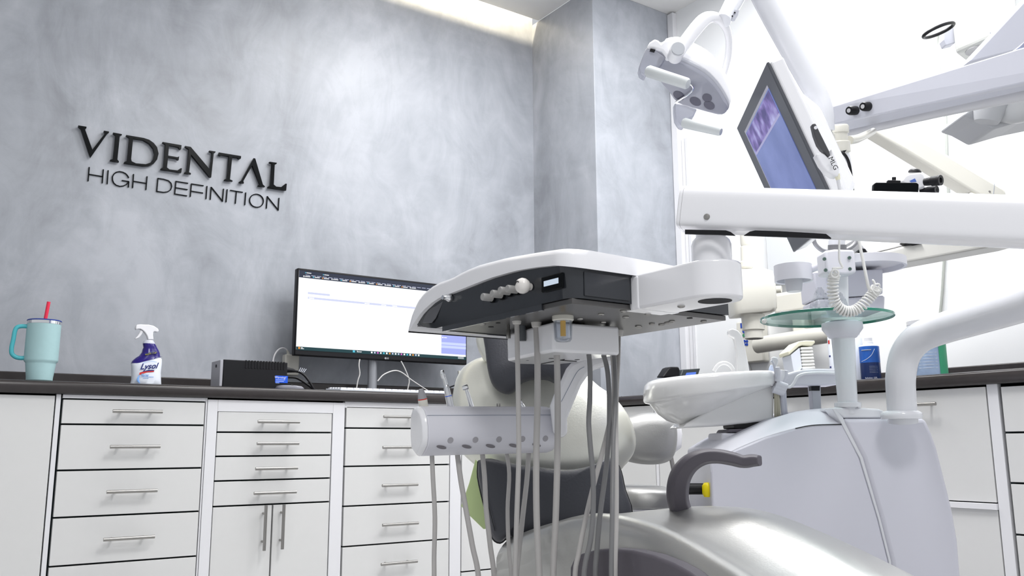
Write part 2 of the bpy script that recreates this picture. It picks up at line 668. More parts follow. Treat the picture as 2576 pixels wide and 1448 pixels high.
struct('trim_6', box(WX - 0.05, WX, y1, y0, 1.44, 1.80), mat('pale_grey_panel', (0.66, 0.68, 0.70), 0.4), bevel=0.004)

# cove light strip lying on the ceiling edge
s = thing('light_strip', 'warm white light strip hidden in the ceiling cove above the grey wall', 'light', (0.8, 3.672, 3.29))
part('diffuser', box(-2.4, COLX - 0.03, 3.662, 3.682, 3.286, 3.296), COVE, s, smooth=0)
part('channel', box(-2.4, COLX - 0.03, 3.655, 3.689, 3.2962, 3.2996), STEEL, s, smooth=0)

# ------------------------------------------------------------------ sign
SY = 3.785
sign = thing('wall_sign', 'raised black two-line lettering fixed to the grey plaster wall', 'sign', (0.92, WY, 1.77))


def crop(sx, ox, oy):
    return lambda q: (ox + q[0] * sx, oy + q[1] * sx)


c1 = crop(640 / 2576, 150, 280)
LETTERS = {
    'V': [[(187, 145), (270, 158), (270, 172), (256, 186), (330, 390), (460, 222), (447, 212), (447, 198), (498, 207), (498, 218), (482, 228), (312, 470), (215, 180), (187, 158)]],
    'I': [[(540, 217), (628, 233), (628, 243), (607, 252), (583, 490), (598, 508), (598, 517), (510, 501), (510, 492), (538, 485), (565, 245), (540, 228)]],
    'D': [[(672, 242), (850, 272), (905, 290), (950, 322), (985, 365), (1000, 430), (985, 490), (950, 533), (900, 554), (840, 556), (652, 526), (652, 515), (680, 505), (705, 270), (672, 252)],
          [(742, 278), (722, 485), (728, 508), (770, 528), (870, 537), (915, 522), (945, 487), (958, 432), (945, 378), (905, 328), (840, 292)]],
    'E': [[(1040, 312), (1232, 345), (1228, 385), (1215, 388), (1200, 364), (1105, 347), (1097, 450), (1190, 466), (1208, 458), (1203, 495), (1190, 492), (1183, 482), (1095, 468), (1085, 570), (1110, 590), (1190, 600), (1222, 578), (1236, 578), (1229, 623), (1022, 590), (1022, 580), (1050, 568), (1068, 335), (1040, 322)]],
    'N': [[(1268, 352), (1325, 362), (1520, 592), (1540, 420), (1513, 410), (1513, 399), (1575, 408), (1575, 418), (1558, 427), (1532, 670), (1515, 665), (1330, 440), (1308, 618), (1327, 628), (1327, 639), (1263, 628), (1263, 618), (1285, 612), (1306, 385), (1268, 362)]],
    'T': [[(1610, 418), (1835, 455), (1832, 480), (1815, 486), (1800, 472), (1745, 463), (1722, 690), (1748, 702), (1748, 712), (1667, 700), (1667, 690), (1692, 683), (1712, 457), (1640, 446), (1622, 453), (1607, 440)]],
    'A': [[(1962, 475), (1978, 480), (2055, 742), (2075, 760), (2075, 768), (2008, 757), (2008, 748), (2024, 738), (1948, 548), (1857, 708), (1862, 722), (1862, 731), (1817, 722), (1817, 713), (1836, 704)]],
    'L': [[(2122, 512), (2195, 522), (2195, 532), (2175, 542), (2165, 742), (2190, 763), (2240, 768), (2285, 733), (2297, 735), (2290, 803), (2107, 773), (2107, 763), (2132, 753), (2150, 532), (2122, 522)]],
}


def on_sign(q):
    x, y = c1(q)
    p = PY(x, y, SY)
    return p[0], p[2]


for ch in LETTERS:
    me = glyph('letter', LETTERS[ch], on_sign, 0.014, BLACKGLOSS, sign)
    place_mesh('serif_letter', me, BLACKGLOSS, sign, A(0, SY + 0.002, 0), X3, Z3)


def stroke_quad(a, b, t):
    a, b = np.array(a), np.array(b)
    d = (b - a) / np.linalg.norm(b - a)
    nn = np.array([-d[1], d[0]]) * t / 2
    return [a + nn, b + nn, b - nn, a - nn]


THIN = {
    'H': [[(305, 557), (293, 698)], [(448, 580), (437, 719)], [(300, 629), (442, 653)]],
    'I': [[(497, 589), (487, 728)]],
    'G': [[(705, 667), (695, 645), (675, 623), (645, 608), (612, 602), (580, 608), (555, 627), (540, 655), (541, 690), (553, 718), (578, 740), (615, 752), (650, 748), (682, 733), (706, 703)], [(635, 692), (707, 703)], [(707, 703), (702, 762)]],
    'H2': [[(755, 628), (745, 767)], [(892, 651), (880, 787)], [(750, 699), (886, 722)]],
    'D': [[(1002, 668), (990, 805)], [(1002, 671), (1060, 680), (1110, 695), (1136, 722), (1142, 755), (1130, 788), (1100, 807), (1060, 813), (990, 803)]],
    'E': [[(1185, 698), (1172, 832)], [(1185, 701), (1308, 721)], [(1178, 765), (1303, 785)], [(1172, 829), (1298, 849)]],
    'F': [[(1342, 725), (1330, 857)], [(1342, 727), (1465, 746)], [(1337, 800), (1460, 820)]],
    'I2': [[(1500, 750), (1490, 880)]],
    'N': [[(1543, 758), (1533, 887)], [(1545, 763), (1657, 903)], [(1668, 777), (1657, 907)]],
    'I3': [[(1705, 783), (1693, 912)]],
    'T': [[(1735, 792), (1863, 813)], [(1798, 805), (1787, 927)]],
    'I4': [[(1893, 815), (1883, 942)]],
    'O': [[(2002 + 70 * math.cos(a) - 4 * math.sin(a), 898 + 66 * math.sin(a) + 8 * math.cos(a)) for a in np.linspace(0, 2 * math.pi, 25)]],
    'N2': [[(2112, 852), (2102, 977)], [(2113, 858), (2222, 993)], [(2230, 870), (2222, 997)]],
}
for ch, strokes in THIN.items():
    gs = []
    for st in strokes:
        for a, b in zip(st[:-1], st[1:]):
            pa, pb = np.array(on_sign(a)), np.array(on_sign(b))
            vertical = abs(pb[1] - pa[1]) > abs(pb[0] - pa[0])
            q = stroke_quad(pa, pb, 0.0042 if vertical else 0.0036)
            gs.append(prism([A(x, SY + 0.009, z) for x, z in q], A(0, 0.006, 0)))
    part('thin_letter', gs, BLACKGLOSS, sign, smooth=0)

# ------------------------------------------------------------------ base cabinets along the grey wall
FY = 3.22
HANDLE = None


def bar_handle_mesh(L):
    gs = [cyl(A(-L / 2, -0.030, 0), A(L / 2, -0.030, 0), 0.0058, n=14)]
    for s in (-1, 1):
        gs.append(cyl(A(s * L * 0.31, -0.031, 0), A(s * L * 0.31, 0.0, 0), 0.004, n=10))
    V, Fc = [], []
    for v, f in gs:
        k = len(V)
        V += v
        Fc += [tuple(i + k for i in q) for q in f]
    me = bpy.data.meshes.new('handle')
    me.from_pydata([tuple(p) for p in V], [], Fc)
    me.materials.append(STEEL)
    me.polygons.foreach_set('use_smooth', [True] * len(me.polygons))
    me.set_sharp_from_angle(angle=math.radians(35))
    return me


HM = bar_handle_mesh(0.160)


def add_handle(parent, pos, rot=(0, 0, 0)):
    ob = bpy.data.objects.new('handle', HM)
    scene.collection.objects.link(ob)
    ob.parent = parent
    ob.location = tuple(np.asarray(pos) - ORIGIN[parent.name])
    ob.rotation_euler = rot
    return ob


def front(kind, cab, x0, x1, z0, z1, handle=None, vertical=False, g=0.0030):
    d = part(kind, box(x0 + g, x1 - g, FY, FY + 0.019, z0 + g, z1 - g), LAMINATE, cab, smooth=0, bevel=0.0008, seg=1)
    if handle is not None:
        add_handle(d, A(handle[0], FY, handle[1]), (0, math.pi / 2, 0) if vertical else (0, 0, 0))
    return d


def carcass(cab, x0, x1, extra=()):
    part('body', [box(x0, x1, FY + 0.022, WY - 0.002, 0.08, 0.862)], GAPSHADE, cab, smooth=0, label='cabinet body coloured near black as the shade in the gaps')
    part('frame', [box(*e) for e in extra], FRAMEW, cab, smooth=0, bevel=0.0006, seg=1)


def at_front(px, py):
    return PY(px, py, FY - 0.03)


c0 = thing('base_cabinet', 'white base cabinet with one plain tall door below the teal tumbler', 'cabinet', (-0.6, 3.5, 0))
carcass(c0, -1.6, 0.4235, [(0.4095, 0.4235, FY, FY + 0.022, 0.08, 0.871)])
front('door', c0, -0.20, 0.4085, 0.10, 0.869)
front('door', c0, -0.81, -0.20, 0.10, 0.869)

c1b = thing('base_cabinet', 'white drawer cabinet under the spray bottle, five wide drawers', 'cabinet', (0.66, 3.5, 0))
carcass(c1b, 0.424, 0.8985, [(0.429, 0.893, FY, FY + 0.022, 0.859, 0.871), (0.8935, 0.8985, FY, FY + 0.022, 0.08, 0.871)])
zs = [0.857, 0.7735, 0.624, 0.474, 0.322, 0.100]
hp = [(347.4, 1034.5), (341, 1123), (333, 1235), (325.6, 1353), (318, 1490)]
for i in range(5):
    h = at_front(*hp[i])
    front('drawer', c1b, 0.428, 0.893, zs[i + 1], zs[i], (h[0], h[2]))

c2 = thing('base_cabinet', 'white cabinet with four narrow drawers above a pair of doors, below the black power box', 'cabinet', (1.16, 3.5, 0))
carcass(c2, 0.899, 1.432, [(0.900, 0.936, FY - 0.002, FY + 0.022, 0.08, 0.866), (1.383, 1.432, FY - 0.002, FY + 0.022, 0.08, 0.866),
                           (0.9365, 1.3825, FY - 0.002, FY + 0.022, 0.824, 0.866)])
zz = [PY(545, 1032.5, FY)[2], PY(545, 1086.4, FY)[2], PY(542, 1147.5, FY)[2], PY(537, 1209.8, FY)[2], PY(535, 1274, FY)[2]]
hp = [(702, 1060.5), (700, 1115), (696.5, 1177.5), (693, 1238.5)]
for i in range(4):
    h = at_front(*hp[i])
    front('drawer', c2, 0.9365, 1.3825, zz[i + 1], zz[i], (h[0], h[2]))
xm = PY(684, 1320, FY)[0]
h = at_front(667, 1327)
front('door', c2, 0.9365, xm, 0.10, zz[4], (h[0], h[2]), True)
h = at_front(712.5, 1324)
front('door', c2, xm, 1.3825, 0.10, zz[4], (h[0], h[2]), True)

c3 = thing('base_cabinet', 'white drawer cabinet with five drawers behind the white instrument holder', 'cabinet', (1.68, 3.5, 0))
carcass(c3, 1.4325, 1.972, [(1.919, 1.972, FY, FY + 0.022, 0.08, 0.871), (1.433, 1.918, FY, FY + 0.022, 0.847, 0.871)])
zz = [PY(869, y, FY)[2] for y in (1020.5, 1076, 1172.8, 1273, 1374.5)] + [0.10]
hp = [(1010, 1048), (1008, 1124.5), (1007, 1219.5), (1008, 1317.5), (1005, 1415)]
for i in range(5):
    h = at_front(*hp[i])
    front('drawer', c3, 1.4375, 1.9175, zz[i + 1], zz[i], (h[0], h[2]))

c4 = thing('base_cabinet', 'white cabinet with plain doors behind the patient chair backrest', 'cabinet', (2.33, 3.5, 0))
carcass(c4, 1.9725, 2.688)
front('door', c4, 1.974, 2.33, 0.178, 0.869)
front('door', c4, 2.33, 2.686, 0.178, 0.869)
front('drawer', c4, 1.974, 2.686, 0.085, 0.178)

# ------------------------------------------------------------------ base cabinets along the white wall
RX = 2.69


def frontx(kind, cab, ya, yb, z0, z1, handle=None, g=0.0030):
    d = part(kind, box(RX, RX + 0.019, ya + g, yb - g, z0 + g, z1 - g), LAMINATE, cab, smooth=0, bevel=0.0008, seg=1)
    if handle is not None:
        add_handle(d, A(RX, handle[0], handle[1]), (0, 0, -math.pi / 2))
    return d


def carcassx(cab, ya, yb, extra):
    part('body', box(RX + 0.022, WX - 0.002, ya, yb, 0.08, 0.862), GAPSHADE, cab, smooth=0, label='cabinet body coloured near black as the shade in the gaps')
    part('frame', [box(*e) for e in extra], FRAMEW, cab, smooth=0, bevel=0.0006, seg=1)


r1 = thing('base_cabinet', 'white cabinet with a bar-handled flap above a lower door, right of the chair unit', 'cabinet', (3.03, 1.6, 0))
carcassx(r1, 1.315, 1.96, [(RX, RX + 0.022, 1.317, 1.349, 0.08, 0.874), (RX - 0.010, RX + 0.022, 1.3505, 1.955, 0.503, 0.5205)])
h = PX(2350, 1015, RX - 0.03)
frontx('door', r1, 1.35, 1.955, 0.521, 0.869, (h[1] + 0.075, h[2]))
frontx('door', r1, 1.35, 1.955, 0.10, 0.5055)
r2 = thing('base_cabinet', 'white drawer cabinet at the right edge, beside the flap-door cabinet', 'cabinet', (3.03, 1.0, 0))
carcassx(r2, 0.70, 1.3145, [(RX, RX + 0.022, 0.70, 0.72, 0.08, 0.866)])
zz = [0.866, 0.728, PX(2548, 1214.5, RX)[2], PX(2557, 1344, RX)[2], 0.10]
for i in range(4):
    frontx('drawer', r2, 0.72, 1.310, zz[i + 1], zz[i])
r3 = thing('base_cabinet', 'white cabinet with plain doors behind the spittoon bowl', 'cabinet', (3.03, 2.6, 0))
ys = PX(1649, 1030, RX)[1]
carcassx(r3, 1.9605, 3.195, [(RX, RX + 0.022, ys - 0.008, ys + 0.008, 0.08, 0.869)])
frontx('door', r3, 1.963, 2.38, 0.10, 0.869)
frontx('door', r3, 2.38, ys - 0.009, 0.10, 0.869)
frontx('door', r3, ys + 0.009, 3.195, 0.10, 0.869)

# counter tops
ct = thing('countertop', 'long dark brown-grey countertop with upstand along both walls', 'countertop', (1.0, 3.5, 0.87))


def rounded_strip(fn, L0, L1):
    """cross section of the post-formed front edge, swept along one axis"""
    prof = [(0.60, 0.914), (0.012, 0.914), (0.004, 0.911), (0.0, 0.905), (0.0, 0.880), (0.003, 0.874), (0.010, 0.872), (0.60, 0.872)]
    return loft([[fn(L0, a, b) for a, b in prof], [fn(L1, a, b) for a, b in prof]])


part('worktop', rounded_strip(lambda l, a, b: A(l, 3.20 + a - 0.002 * (a > 0.5), b), -1.6, COLX - 0.002), COUNTER, ct, smooth=50)
part('worktop', rounded_strip(lambda l, a, b: A(l, 3.20 + (0.055 if a > 0.5 else a), b), COLX - 0.002, WX - 0.002), COUNTER, ct, smooth=50)
part('worktop', rounded_strip(lambda l, a, b: A(RX - 0.02 + a * 1.16 - 0.01 * (a > 0.5), l, b), 0.70, 3.1995), COUNTER, ct, smooth=50)
part('upstand', box(-1.6, COLX, 3.778, 3.7985, 0.9145, 0.982), COUNTER, ct, smooth=0, bevel=0.004)
part('upstand', box(WX - 0.022, WX - 0.001, 0.70, 3.2, 0.9145, 0.99), COUNTER, ct, smooth=0, bevel=0.004)

# ================================================================== things on the counter of the grey wall
CT = 0.9143     # counter surface


def px_at(px, py, Y):
    return PY(px, py, Y)


# tumbler
b = PY(98.5, 957, 3.262)
k = np.dot(b - CAM, FW) / F_PX           # metres per pixel there
b[2] = CT
tum = thing('tumbler', 'pale teal travel tumbler with handle and red straw on the dark countertop', 'tumbler', b)
prof = [(0, 0), (28, 0), (30, 2), (30.5, 10), (34.5, 42), (35, 46), (38.2, 49), (39, 53), (39, 140), (39.5, 143), (36, 143.5)]
part('cup_body', lathe([(r * k, h * k) for r, h in prof], b), TEAL, tum, smooth=40)
part('steel_rim', lathe([(37 * k, 143 * k), (38.7 * k, 143.5 * k), (38.9 * k, 151 * k), (36 * k, 151 * k)], b), CHROME, tum, smooth=40)
part('lid', lathe([(37 * k, 151 * k), (39.8 * k, 151.2 * k), (39.8 * k, 153 * k), (38.5 * k, 154.2 * k), (0, 154.6 * k)], b), BLUELID, tum, smooth=40)
hp = [(-36, 136), (-48, 136), (-59, 133), (-64, 124), (-66, 100), (-68, 80), (-66, 66), (-57, 58), (-46, 56), (-36, 57)]
part('cup_handle', tube([b + X3 * x * k * 0.99 + Z3 * z * k for x, z in hp], 5.3 * k, n=14, k=4, ref=Y3), TEALD, tum, smooth=60)
part('straw', cyl(b + X3 * 1 * k + Z3 * 154 * k, b + X3 * 5.5 * k + Z3 * 202.5 * k, 4.3 * k, n=16), RED, tum, smooth=50)

# spray bottle
BYB = 3.262


def bq(x, y, dy=0.0):
    """crop pixel of the bottle close-up to a point on the plane of the bottle"""
    return PY(300 + x / 8.043, 800 + y / 8.043, BYB + dy)


bt = bq(530, 1345)
sb = thing('spray_bottle', 'blue and white disinfectant spray bottle with white trigger head on the dark countertop', 'bottle', A(bt[0], BYB, CT))
kb = np.dot(bt - CAM, FW) / F_PX
lv = [(222, 843, 1345, .030), (228, 843, 1335, .032), (246, 838, 1250, .032), (250, 834, 1100, .032), (246, 845, 1000, .031),
      (240, 855, 930, .029), (262, 858, 880, .028), (330, 856, 820, .026), (420, 820, 770, .024)]


def flat(l):
    L_, R_ = bq(l[0], l[2]), bq(l[1], l[2])
    zm = (L_[2] + R_[2]) / 2
    L_[2] = R_[2] = zm
    return L_, R_, l[3]


lv = [flat(l) for l in lv]
lv[0] = (A(lv[0][0][0], lv[0][0][1], CT), A(lv[0][1][0], lv[0][1][1], CT), lv[0][2])
part('bottle_body', eloft(lv, .03, 36, 2.6, Y3), LABELW, sb, smooth=50)
lv2 = [flat(l) for l in [(236, 858, 928, .0297), (258, 858, 880, .0287), (328, 850, 815, .0272), (400, 822, 770, .0255), (455, 815, 700, .0235), (470, 790, 640, .021),
                         (490, 765, 600, .020), (480, 740, 545, .019), (476, 722, 518, .018)]]
# the sleeve: slanting lower edge, high on the right
low = ering((lv2[0][0] + lv2[0][1]) / 2, (lv2[0][1] - lv2[0][0]) / 2, Y3 * .0302, 36, 2.6)
ringsv = [ering((l + r) / 2, (r - l) / 2, Y3 * h, 36, 2.5) for l, r, h in lv2]
cut = []
for q0, q1 in zip(ringsv[0], ringsv[3]):
    t = np.clip((q0[0] - lv2[0][0][0]) / (lv2[0][1][0] - lv2[0][0][0]), 0, 1)
    zc = bq(236, 950)[2] * (1 - t) + bq(858, 775)[2] * t
    cut.append(zc)
sl = []
for r in ringsv:
    sl.append([A(q[0], q[1], max(q[2], min(cut[i], r[0][2] + 1.0)) if q[2] < cut[i] else q[2]) for i, q in enumerate(r)])
part('sleeve', loft([[q * A(1, 1, 1) for q in r] for r in sl]), NAVY, sb, smooth=60)
nk = [flat(l) for l in [(474, 722, 518, .0165), (480, 715, 490, .016), (505, 695, 462, .014), (530, 690, 445, .012)]]
part('neck_collar', eloft(nk, .015, 24, 2, Y3), mat('frosted_collar', (0.62, 0.64, 0.72), 0.35), sb, smooth=50)
hd = [(360, 128), (430, 122), (600, 128), (700, 152), (780, 205), (803, 245), (795, 270), (770, 278), (720, 265), (690, 280), (686, 340), (697, 432), (590, 428), (565, 350),
      (520, 280), (470, 235), (430, 215), (375, 215), (345, 230), (335, 195), (345, 150)]
part('trigger_head', prism([bq(x, y, -.011) for x, y in hd], A(0, .022, 0)), WHITEP, sb, bevel=.004, seg=3)
tr = [(435, 235), (490, 262), (455, 330), (405, 390), (350, 418), (315, 412), (370, 360), (410, 300)]
part('trigger', prism([bq(x, y, -.006) for x, y in tr], A(0, .012, 0)), WHITEP, sb, bevel=.002)
fp = lambda x, y: bq(x, y, -.0335)
rt = norm(fp(800, 1000) - fp(300, 1000))
rt = X3
write('logo_lettering', 'Lysol', 0.0275, INKBLUE, sb, fp(590, 975), norm(X3 + .12 * Z3), Z3, shear=.45, bold=.0006)
part('logo_arc', tube([fp(470, 915), fp(540, 885), fp(640, 868), fp(760, 888)], .0007, n=6), INKLB, sb)
part('logo_ribbon', prism([fp(405, 1145), fp(412, 1100), fp(520, 1075), fp(700, 1062), fp(708, 1085), fp(560, 1095)], A(0, .0004, 0)), INKRED, sb, smooth=0)
part('logo_ribbon', prism([fp(412, 1098), fp(520, 1062), fp(600, 1042), fp(715, 1045), fp(700, 1064), fp(520, 1076)], A(0, .0004, 0)), INKBLUE, sb, smooth=0)
part('label_swirl', tube([fp(420, 1150), fp(385, 1200), fp(380, 1260), fp(415, 1310)], [.001, .003, .004, .0015], n=8, flat=.3, ref=X3), INKLB, sb)
write('label_lettering', 'Spray', 0.011, INKLB, sb, fp(525, 1145), X3, bold=.0002)
write('label_lettering', 'Desinfectante', 0.0075, INKLB, sb, fp(570, 1180), X3)
part('label_line', prism([fp(480, 1208), fp(595, 1208), fp(595, 1216), fp(480, 1216)], A(0, .0004, 0)), INKLB, sb, smooth=0)
fs = lambda x, y: bq(x, y, -.0275)
part('yellow_flash', prism([fs(525, 745), fs(528, 712), fs(760, 680), fs(765, 712)], A(0, .0012, 0)), INKYEL, sb, smooth=0)
write('label_lettering', 'INFLUENZA', 0.0080, INKBLUE, sb, bq(645, 712, -.0285), norm(X3 + .12 * Z3), bold=.0003)
part('label_line', prism([bq(585, 690, -.0262), bq(720, 668, -.0262), bq(720, 673, -.0262), bq(585, 695, -.0262)], A(0, .0006, 0)), INKGREY, sb, smooth=0)

# power box (uninterruptible supply)
UY = 3.30
ul, ur = PY(555, 900, UY), PY(724, 912, UY)
ut = PY(557, 903, UY)[2]
ups = thing('power_supply', 'black box-shaped backup power supply with grey front on the dark countertop', 'power supply', A((ul[0] + ur[0]) / 2, UY + .1, CT))
part('case', box(ul[0] + .012, ur[0], UY, UY + .115, CT + .001, ut), BLACK, ups, bevel=.003)
yb = PX(540, 930, ul[0])[1]
part('front_panel', box(ul[0], ul[0] + .0115, UY + .001, UY + .114, CT + .006, ut - .002), mat('light_grey_panel', (0.42, 0.42, 0.46), 0.4), ups, bevel=.002)
part('button', cyl(A(ul[0] - .002, UY + .050, ut - .022), A(ul[0] + .001, UY + .050, ut - .022), .006), BLACK, ups)
for i in range(14):
    x = ul[0] + .095 + i * .0115
    part('vent_rib', box(x, x + .005, UY - .002, UY + .10, ut - .030, ut + .0012), BLACK, ups, smooth=0, bevel=.0006, seg=1)
w0, w1 = PY(692.5, 944, UY), PY(724, 963, UY)
part('sticker', box(w0[0], w1[0] - .001, UY - .0008, UY - .0002, w1[2], w0[2]), BRIGHTBLUE, ups, smooth=0)
wx = (w0[0] + w1[0]) / 2
write('sticker_lettering', 'Warning!', .0125, LABELW, ups, A(wx - .006, UY - .0012, w0[2] - .007), X3, shear=.2)
for i in range(3):
    part('sticker_line', box(w0[0] + .002, w0[0] + (.040, .035, .017)[i], UY - .0013, UY - .0009, w0[2] - .0175 - i * .006, w0[2] - .0148 - i * .006), mat('faint_print', (0.35, 0.45, 0.85), 0.4), ups, smooth=0)
# black mains cables leave its right side
cb = thing('power_cable', 'black mains cable leaving the right side of the power supply', 'cable', A(ur[0] + .06, UY + .05, CT))
part('plug', tube([A(ur[0] + .001, UY + .05, PY(726, 930, UY + .05)[2]), PY(733, 931, UY + .05), PY(742, 933, UY + .05)], [.013, .009, .006], n=12), BLACK, cb)
part('lead', tube([PY(741, 933, UY + .05), PY(755, 936, UY + .04), PY(768, 946, UY + .03), PY(780, 962, UY + .02), A(*(PY(792, 976, UY + .02)[:2]), CT + .005), A(*(PY(815, 980, UY + .04)[:2]), CT + .005)], .0048, n=10), BLACK, cb)
cb = thing('power_cable', 'lower black cable curving from the power supply to the countertop', 'cable', A(ur[0] + .06, UY + .07, CT))
part('lead', tube([A(ur[0] + .001, UY + .07, PY(724, 949, UY + .07)[2]), PY(740, 949, UY + .07), PY(757, 956, UY + .06), PY(775, 968, UY + .05), A(*(PY(795, 978, UY + .05)[:2]), CT + .005), A(*(PY(822, 980, UY + .08)[:2]), CT + .005)], .0045, n=10), BLACK, cb)
part('cable_tag', [cyl(PY(752 + i * 4, 934 + i * .8, UY + .035), PY(757 + i * 4.5, 924 + i * 1.2, UY + .035), .0012, n=6) for i in range(4)], LABELW, cb)

# white adapter behind it, plugged in the wall
a0, a1 = PY(718, 890, 3.755), PY(752, 944, 3.755)
ad = thing('power_adapter', 'white plug-in power adapter behind the black power supply', 'adapter', A((a0[0] + a1[0]) / 2, 3.78, a1[2]))
part('case', box(a0[0], a1[0], 3.755, 3.797, a1[2], a0[2]), CREAM, ad, bevel=.005)
part('cord', tube([PY(725, 891, 3.77), PY(722, 880, 3.765), PY(713, 875, 3.76), PY(702, 878, 3.755), PY(692, 890, 3.75), PY(687, 908, 3.75), PY(686, 925, 3.75)], .0035, n=8), WHITEP, ad)
part('strain_relief', tube([PY(725.5, 891, 3.77), PY(724, 885, 3.768), PY(722, 880, 3.765)], [.007, .005, .004], n=10), CREAM, ad)

# grey mouse and keyboard
m0 = PY(733, 978, 3.27)
mo = thing('computer_mouse', 'flat grey computer mouse beside the power supply', 'mouse', A(m0[0], 3.27, CT))
L_ = PY(699, 978, 3.25)[0]
R_ = PY(768, 978, 3.25)[0]
ml = [(L_ + .001, R_ - .001, CT + .0005, .030), (L_, R_, CT + .006, .032), (L_ + .004, R_ - .010, CT + .013, .030), (L_ + .02, R_ - .03, CT + .0155, .022)]
part('shell', eloft([(A(a, 3.27, z), A(b_, 3.27, z), d) for a, b_, z, d in ml], .03, 28, 2.6, Y3), mat('grey_mouse_shell', (0.27, 0.27, 0.31), 0.4), mo, smooth=50)
part('wheel', cyl(A((L_ + R_) / 2 - .004, 3.25, CT + .012), A((L_ + R_) / 2 + .004, 3.25, CT + .012), .006, n=14), BLACK, mo)
k0, k1 = PY(853, 985, 3.235), PY(1125, 994, 3.235)
kbx = thing('keyboard', 'white keyboard lying in front of the large monitor', 'keyboard', A((k0[0] + k1[0]) / 2, 3.30, CT))
part('case', prism([A(k0[0], 3.222, CT + .0005), A(k0[0], 3.222, CT + .006), A(k0[0], 3.37, CT + .015), A(k0[0], 3.37, CT + .0005)], A(k1[0] - k0[0], 0, 0)), LABELW, kbx, smooth=0, bevel=.002)
nk_ = 17
for r in range(5):
    y = 3.236 + r * .026
    for i in range(nk_):
        x = k0[0] + .008 + i * (k1[0] - k0[0] - .014) / nk_
        z = CT + .006 + .009 * (y - 3.222) / .148
        part('key', box(x, x + .8 * (k1[0] - k0[0] - .014) / nk_, y, y + .020, z + .0008, z + .0065), WHITEP, kbx, smooth=0)

# ------------------------------------------------------------------ monitor
MY = 3.60
ml_, mr_ = 1.360, 2.236
mb, mt = PY(741, 893, MY)[2], PY(748, 673, MY)[2]
mon = thing('monitor', 'large ultrawide monitor showing a white web page on the dark countertop', 'monitor', A((ml_ + mr_) / 2, MY + .06, CT))
part('housing', box(ml_, mr_, MY, MY + .035, mb, mt), BLACK, mon, bevel=.005)
q = lambda x, y, d=.0006: PY(720 + x * .26247, 640 + y * .26247, MY - d)


def pane(name, x0, y0, x1, y1, m, d=.0006, parent=None, th=.0004):
    a, c = q(x0, y0, d), q(x1, y1, d)
    return part(name, box(a[0], c[0], MY - d - th, MY - d, min(a[2], c[2]), max(a[2], c[2])), m, parent or mon, smooth=0)


# screen areas in metres on the screen plane
sx0, sx1 = q(118, 300)[0], mr_ - .0075
zt, zb = mt - .010, q(105, 908)[2]


def area(name, xa, xb, za, zb_, m, d=.0006, parent=None):
    return part(name, box(xa, xb, MY - d - .0004, MY - d, min(za, zb_), max(za, zb_)), m, parent, smooth=0)


scr = part('screen', box(sx0, sx1, MY - .0006, MY + .001, zb, zt), SCREENW, mon, smooth=0)
zbar = q(122, 217)[2]
area('browser_bar', sx0, sx1, zbar, zt, SCREEND, .0010, scr)
ztask = q(105, 880)[2]
area('taskbar', sx0, sx1, zb - .002, ztask, SCREENT, .0010, scr)
xs = q(1487, 800)[0]
area('side_panel', xs, sx1, q(1600, 955)[2], zbar - .02, SCREENB, .0010, scr)
zz1 = q(1600, 845)[2]
area('side_panel_row', xs, sx1, zz1 - .012, zz1, SCREENB2, .0016, scr)
area('side_panel_row', xs, sx1, zz1 - .028, zz1 - .016, SCREENB2, .0016, scr)
for i in range(5):
    zr = q(1600, 745)[2] - i * .0145 + .0145 * 2
    area('side_menu_icon', xs + .004, xs + .009, zr - .0028, zr + .0028, SCREENW, .0016, scr)
    area('side_menu_text', xs + .012, xs + (.065, .055, .062, .054, .030)[i], zr - .0012, zr + .0014, SCREENW, .0016, scr)
g0, g1 = q(207, 358), q(418, 380)
area('search_field', g0[0], g1[0], g0[2] - .009, g0[2], SCREENG, .0010, scr)
g0 = q(207, 403)
area('table_header', g0[0], xs - .03, g0[2] - .0095, g0[2] - .0005, SCREENG, .0010, scr)
for px_ in (240, 775, 935, 1040):
    xc_ = q(px_, 450)[0]
    area('table_header_text', xc_ - .012, xc_ + .012, g0[2] - .0072, g0[2] - .0035, SCREENW, .0016, scr)
for xp in (215, 385):
    xc_ = q(xp, 170)[0]
    area('tab_text', xc_ - .010, xc_ + .012, zt - .0100, zt - .0072, SCREENW, .0016, scr)
    area('tab_icon', xc_ - .016, xc_ - .0125, zt - .0108, zt - .0065, SCREENC, .0016, scr)
for i in range(30):
    xa = sx0 + .030 + i * .0265
    if xa < sx1 - .03:
        area('address_text', xa, xa + .020, zt - .0200, zt - .0180, SCREENG, .0016, scr)
for i in range(13):
    xa = sx0 + .020 + i * .044
    area('bookmark_text', xa + .008, xa + .032, zbar + .0055, zbar + .0085, SCREENW, .0016, scr)
    area('bookmark_icon', xa, xa + .005, zbar + .0045, zbar + .0095, (SCREENW, SCREENC, SCREENO)[i % 3], .0016, scr)
zi = (ztask + zb) / 2
for i in range(17):
    xa = q(812, 930)[0] + i * (q(1262, 965)[0] - q(812, 930)[0]) / 16
    area('taskbar_icon', xa, xa + .0075, zi - .0035, zi + .0035, (SCREENW, SCREENG, SCREENP, SCREENW, SCREENC, SCREENW, SCREENO, SCREENB2)[i % 8], .0016, scr)
area('taskbar_icon', q(638, 915)[0], q(658, 915)[0], zi - .0045, zi + .0045, SCREENC, .0016, scr)
write('taskbar_text', 'Buscar', .009, SCREENW, mon, A(q(700, 928)[0], MY - .0018, zi), X3)
area('taskbar_icon', q(115, 890)[0], q(132, 890)[0], zi - .0035, zi + .0045, SCREENO, .0016, scr)
for j in (-1, 1):
    area('clock_text', sx1 - .045, sx1 - .012, zi + j * .003 - .001, zi + j * .003 + .001, SCREENW, .0016, scr)
area('weather_text', q(140, 890)[0], q(170, 890)[0], zi - .003, zi - .001, SCREENW, .0016, scr)
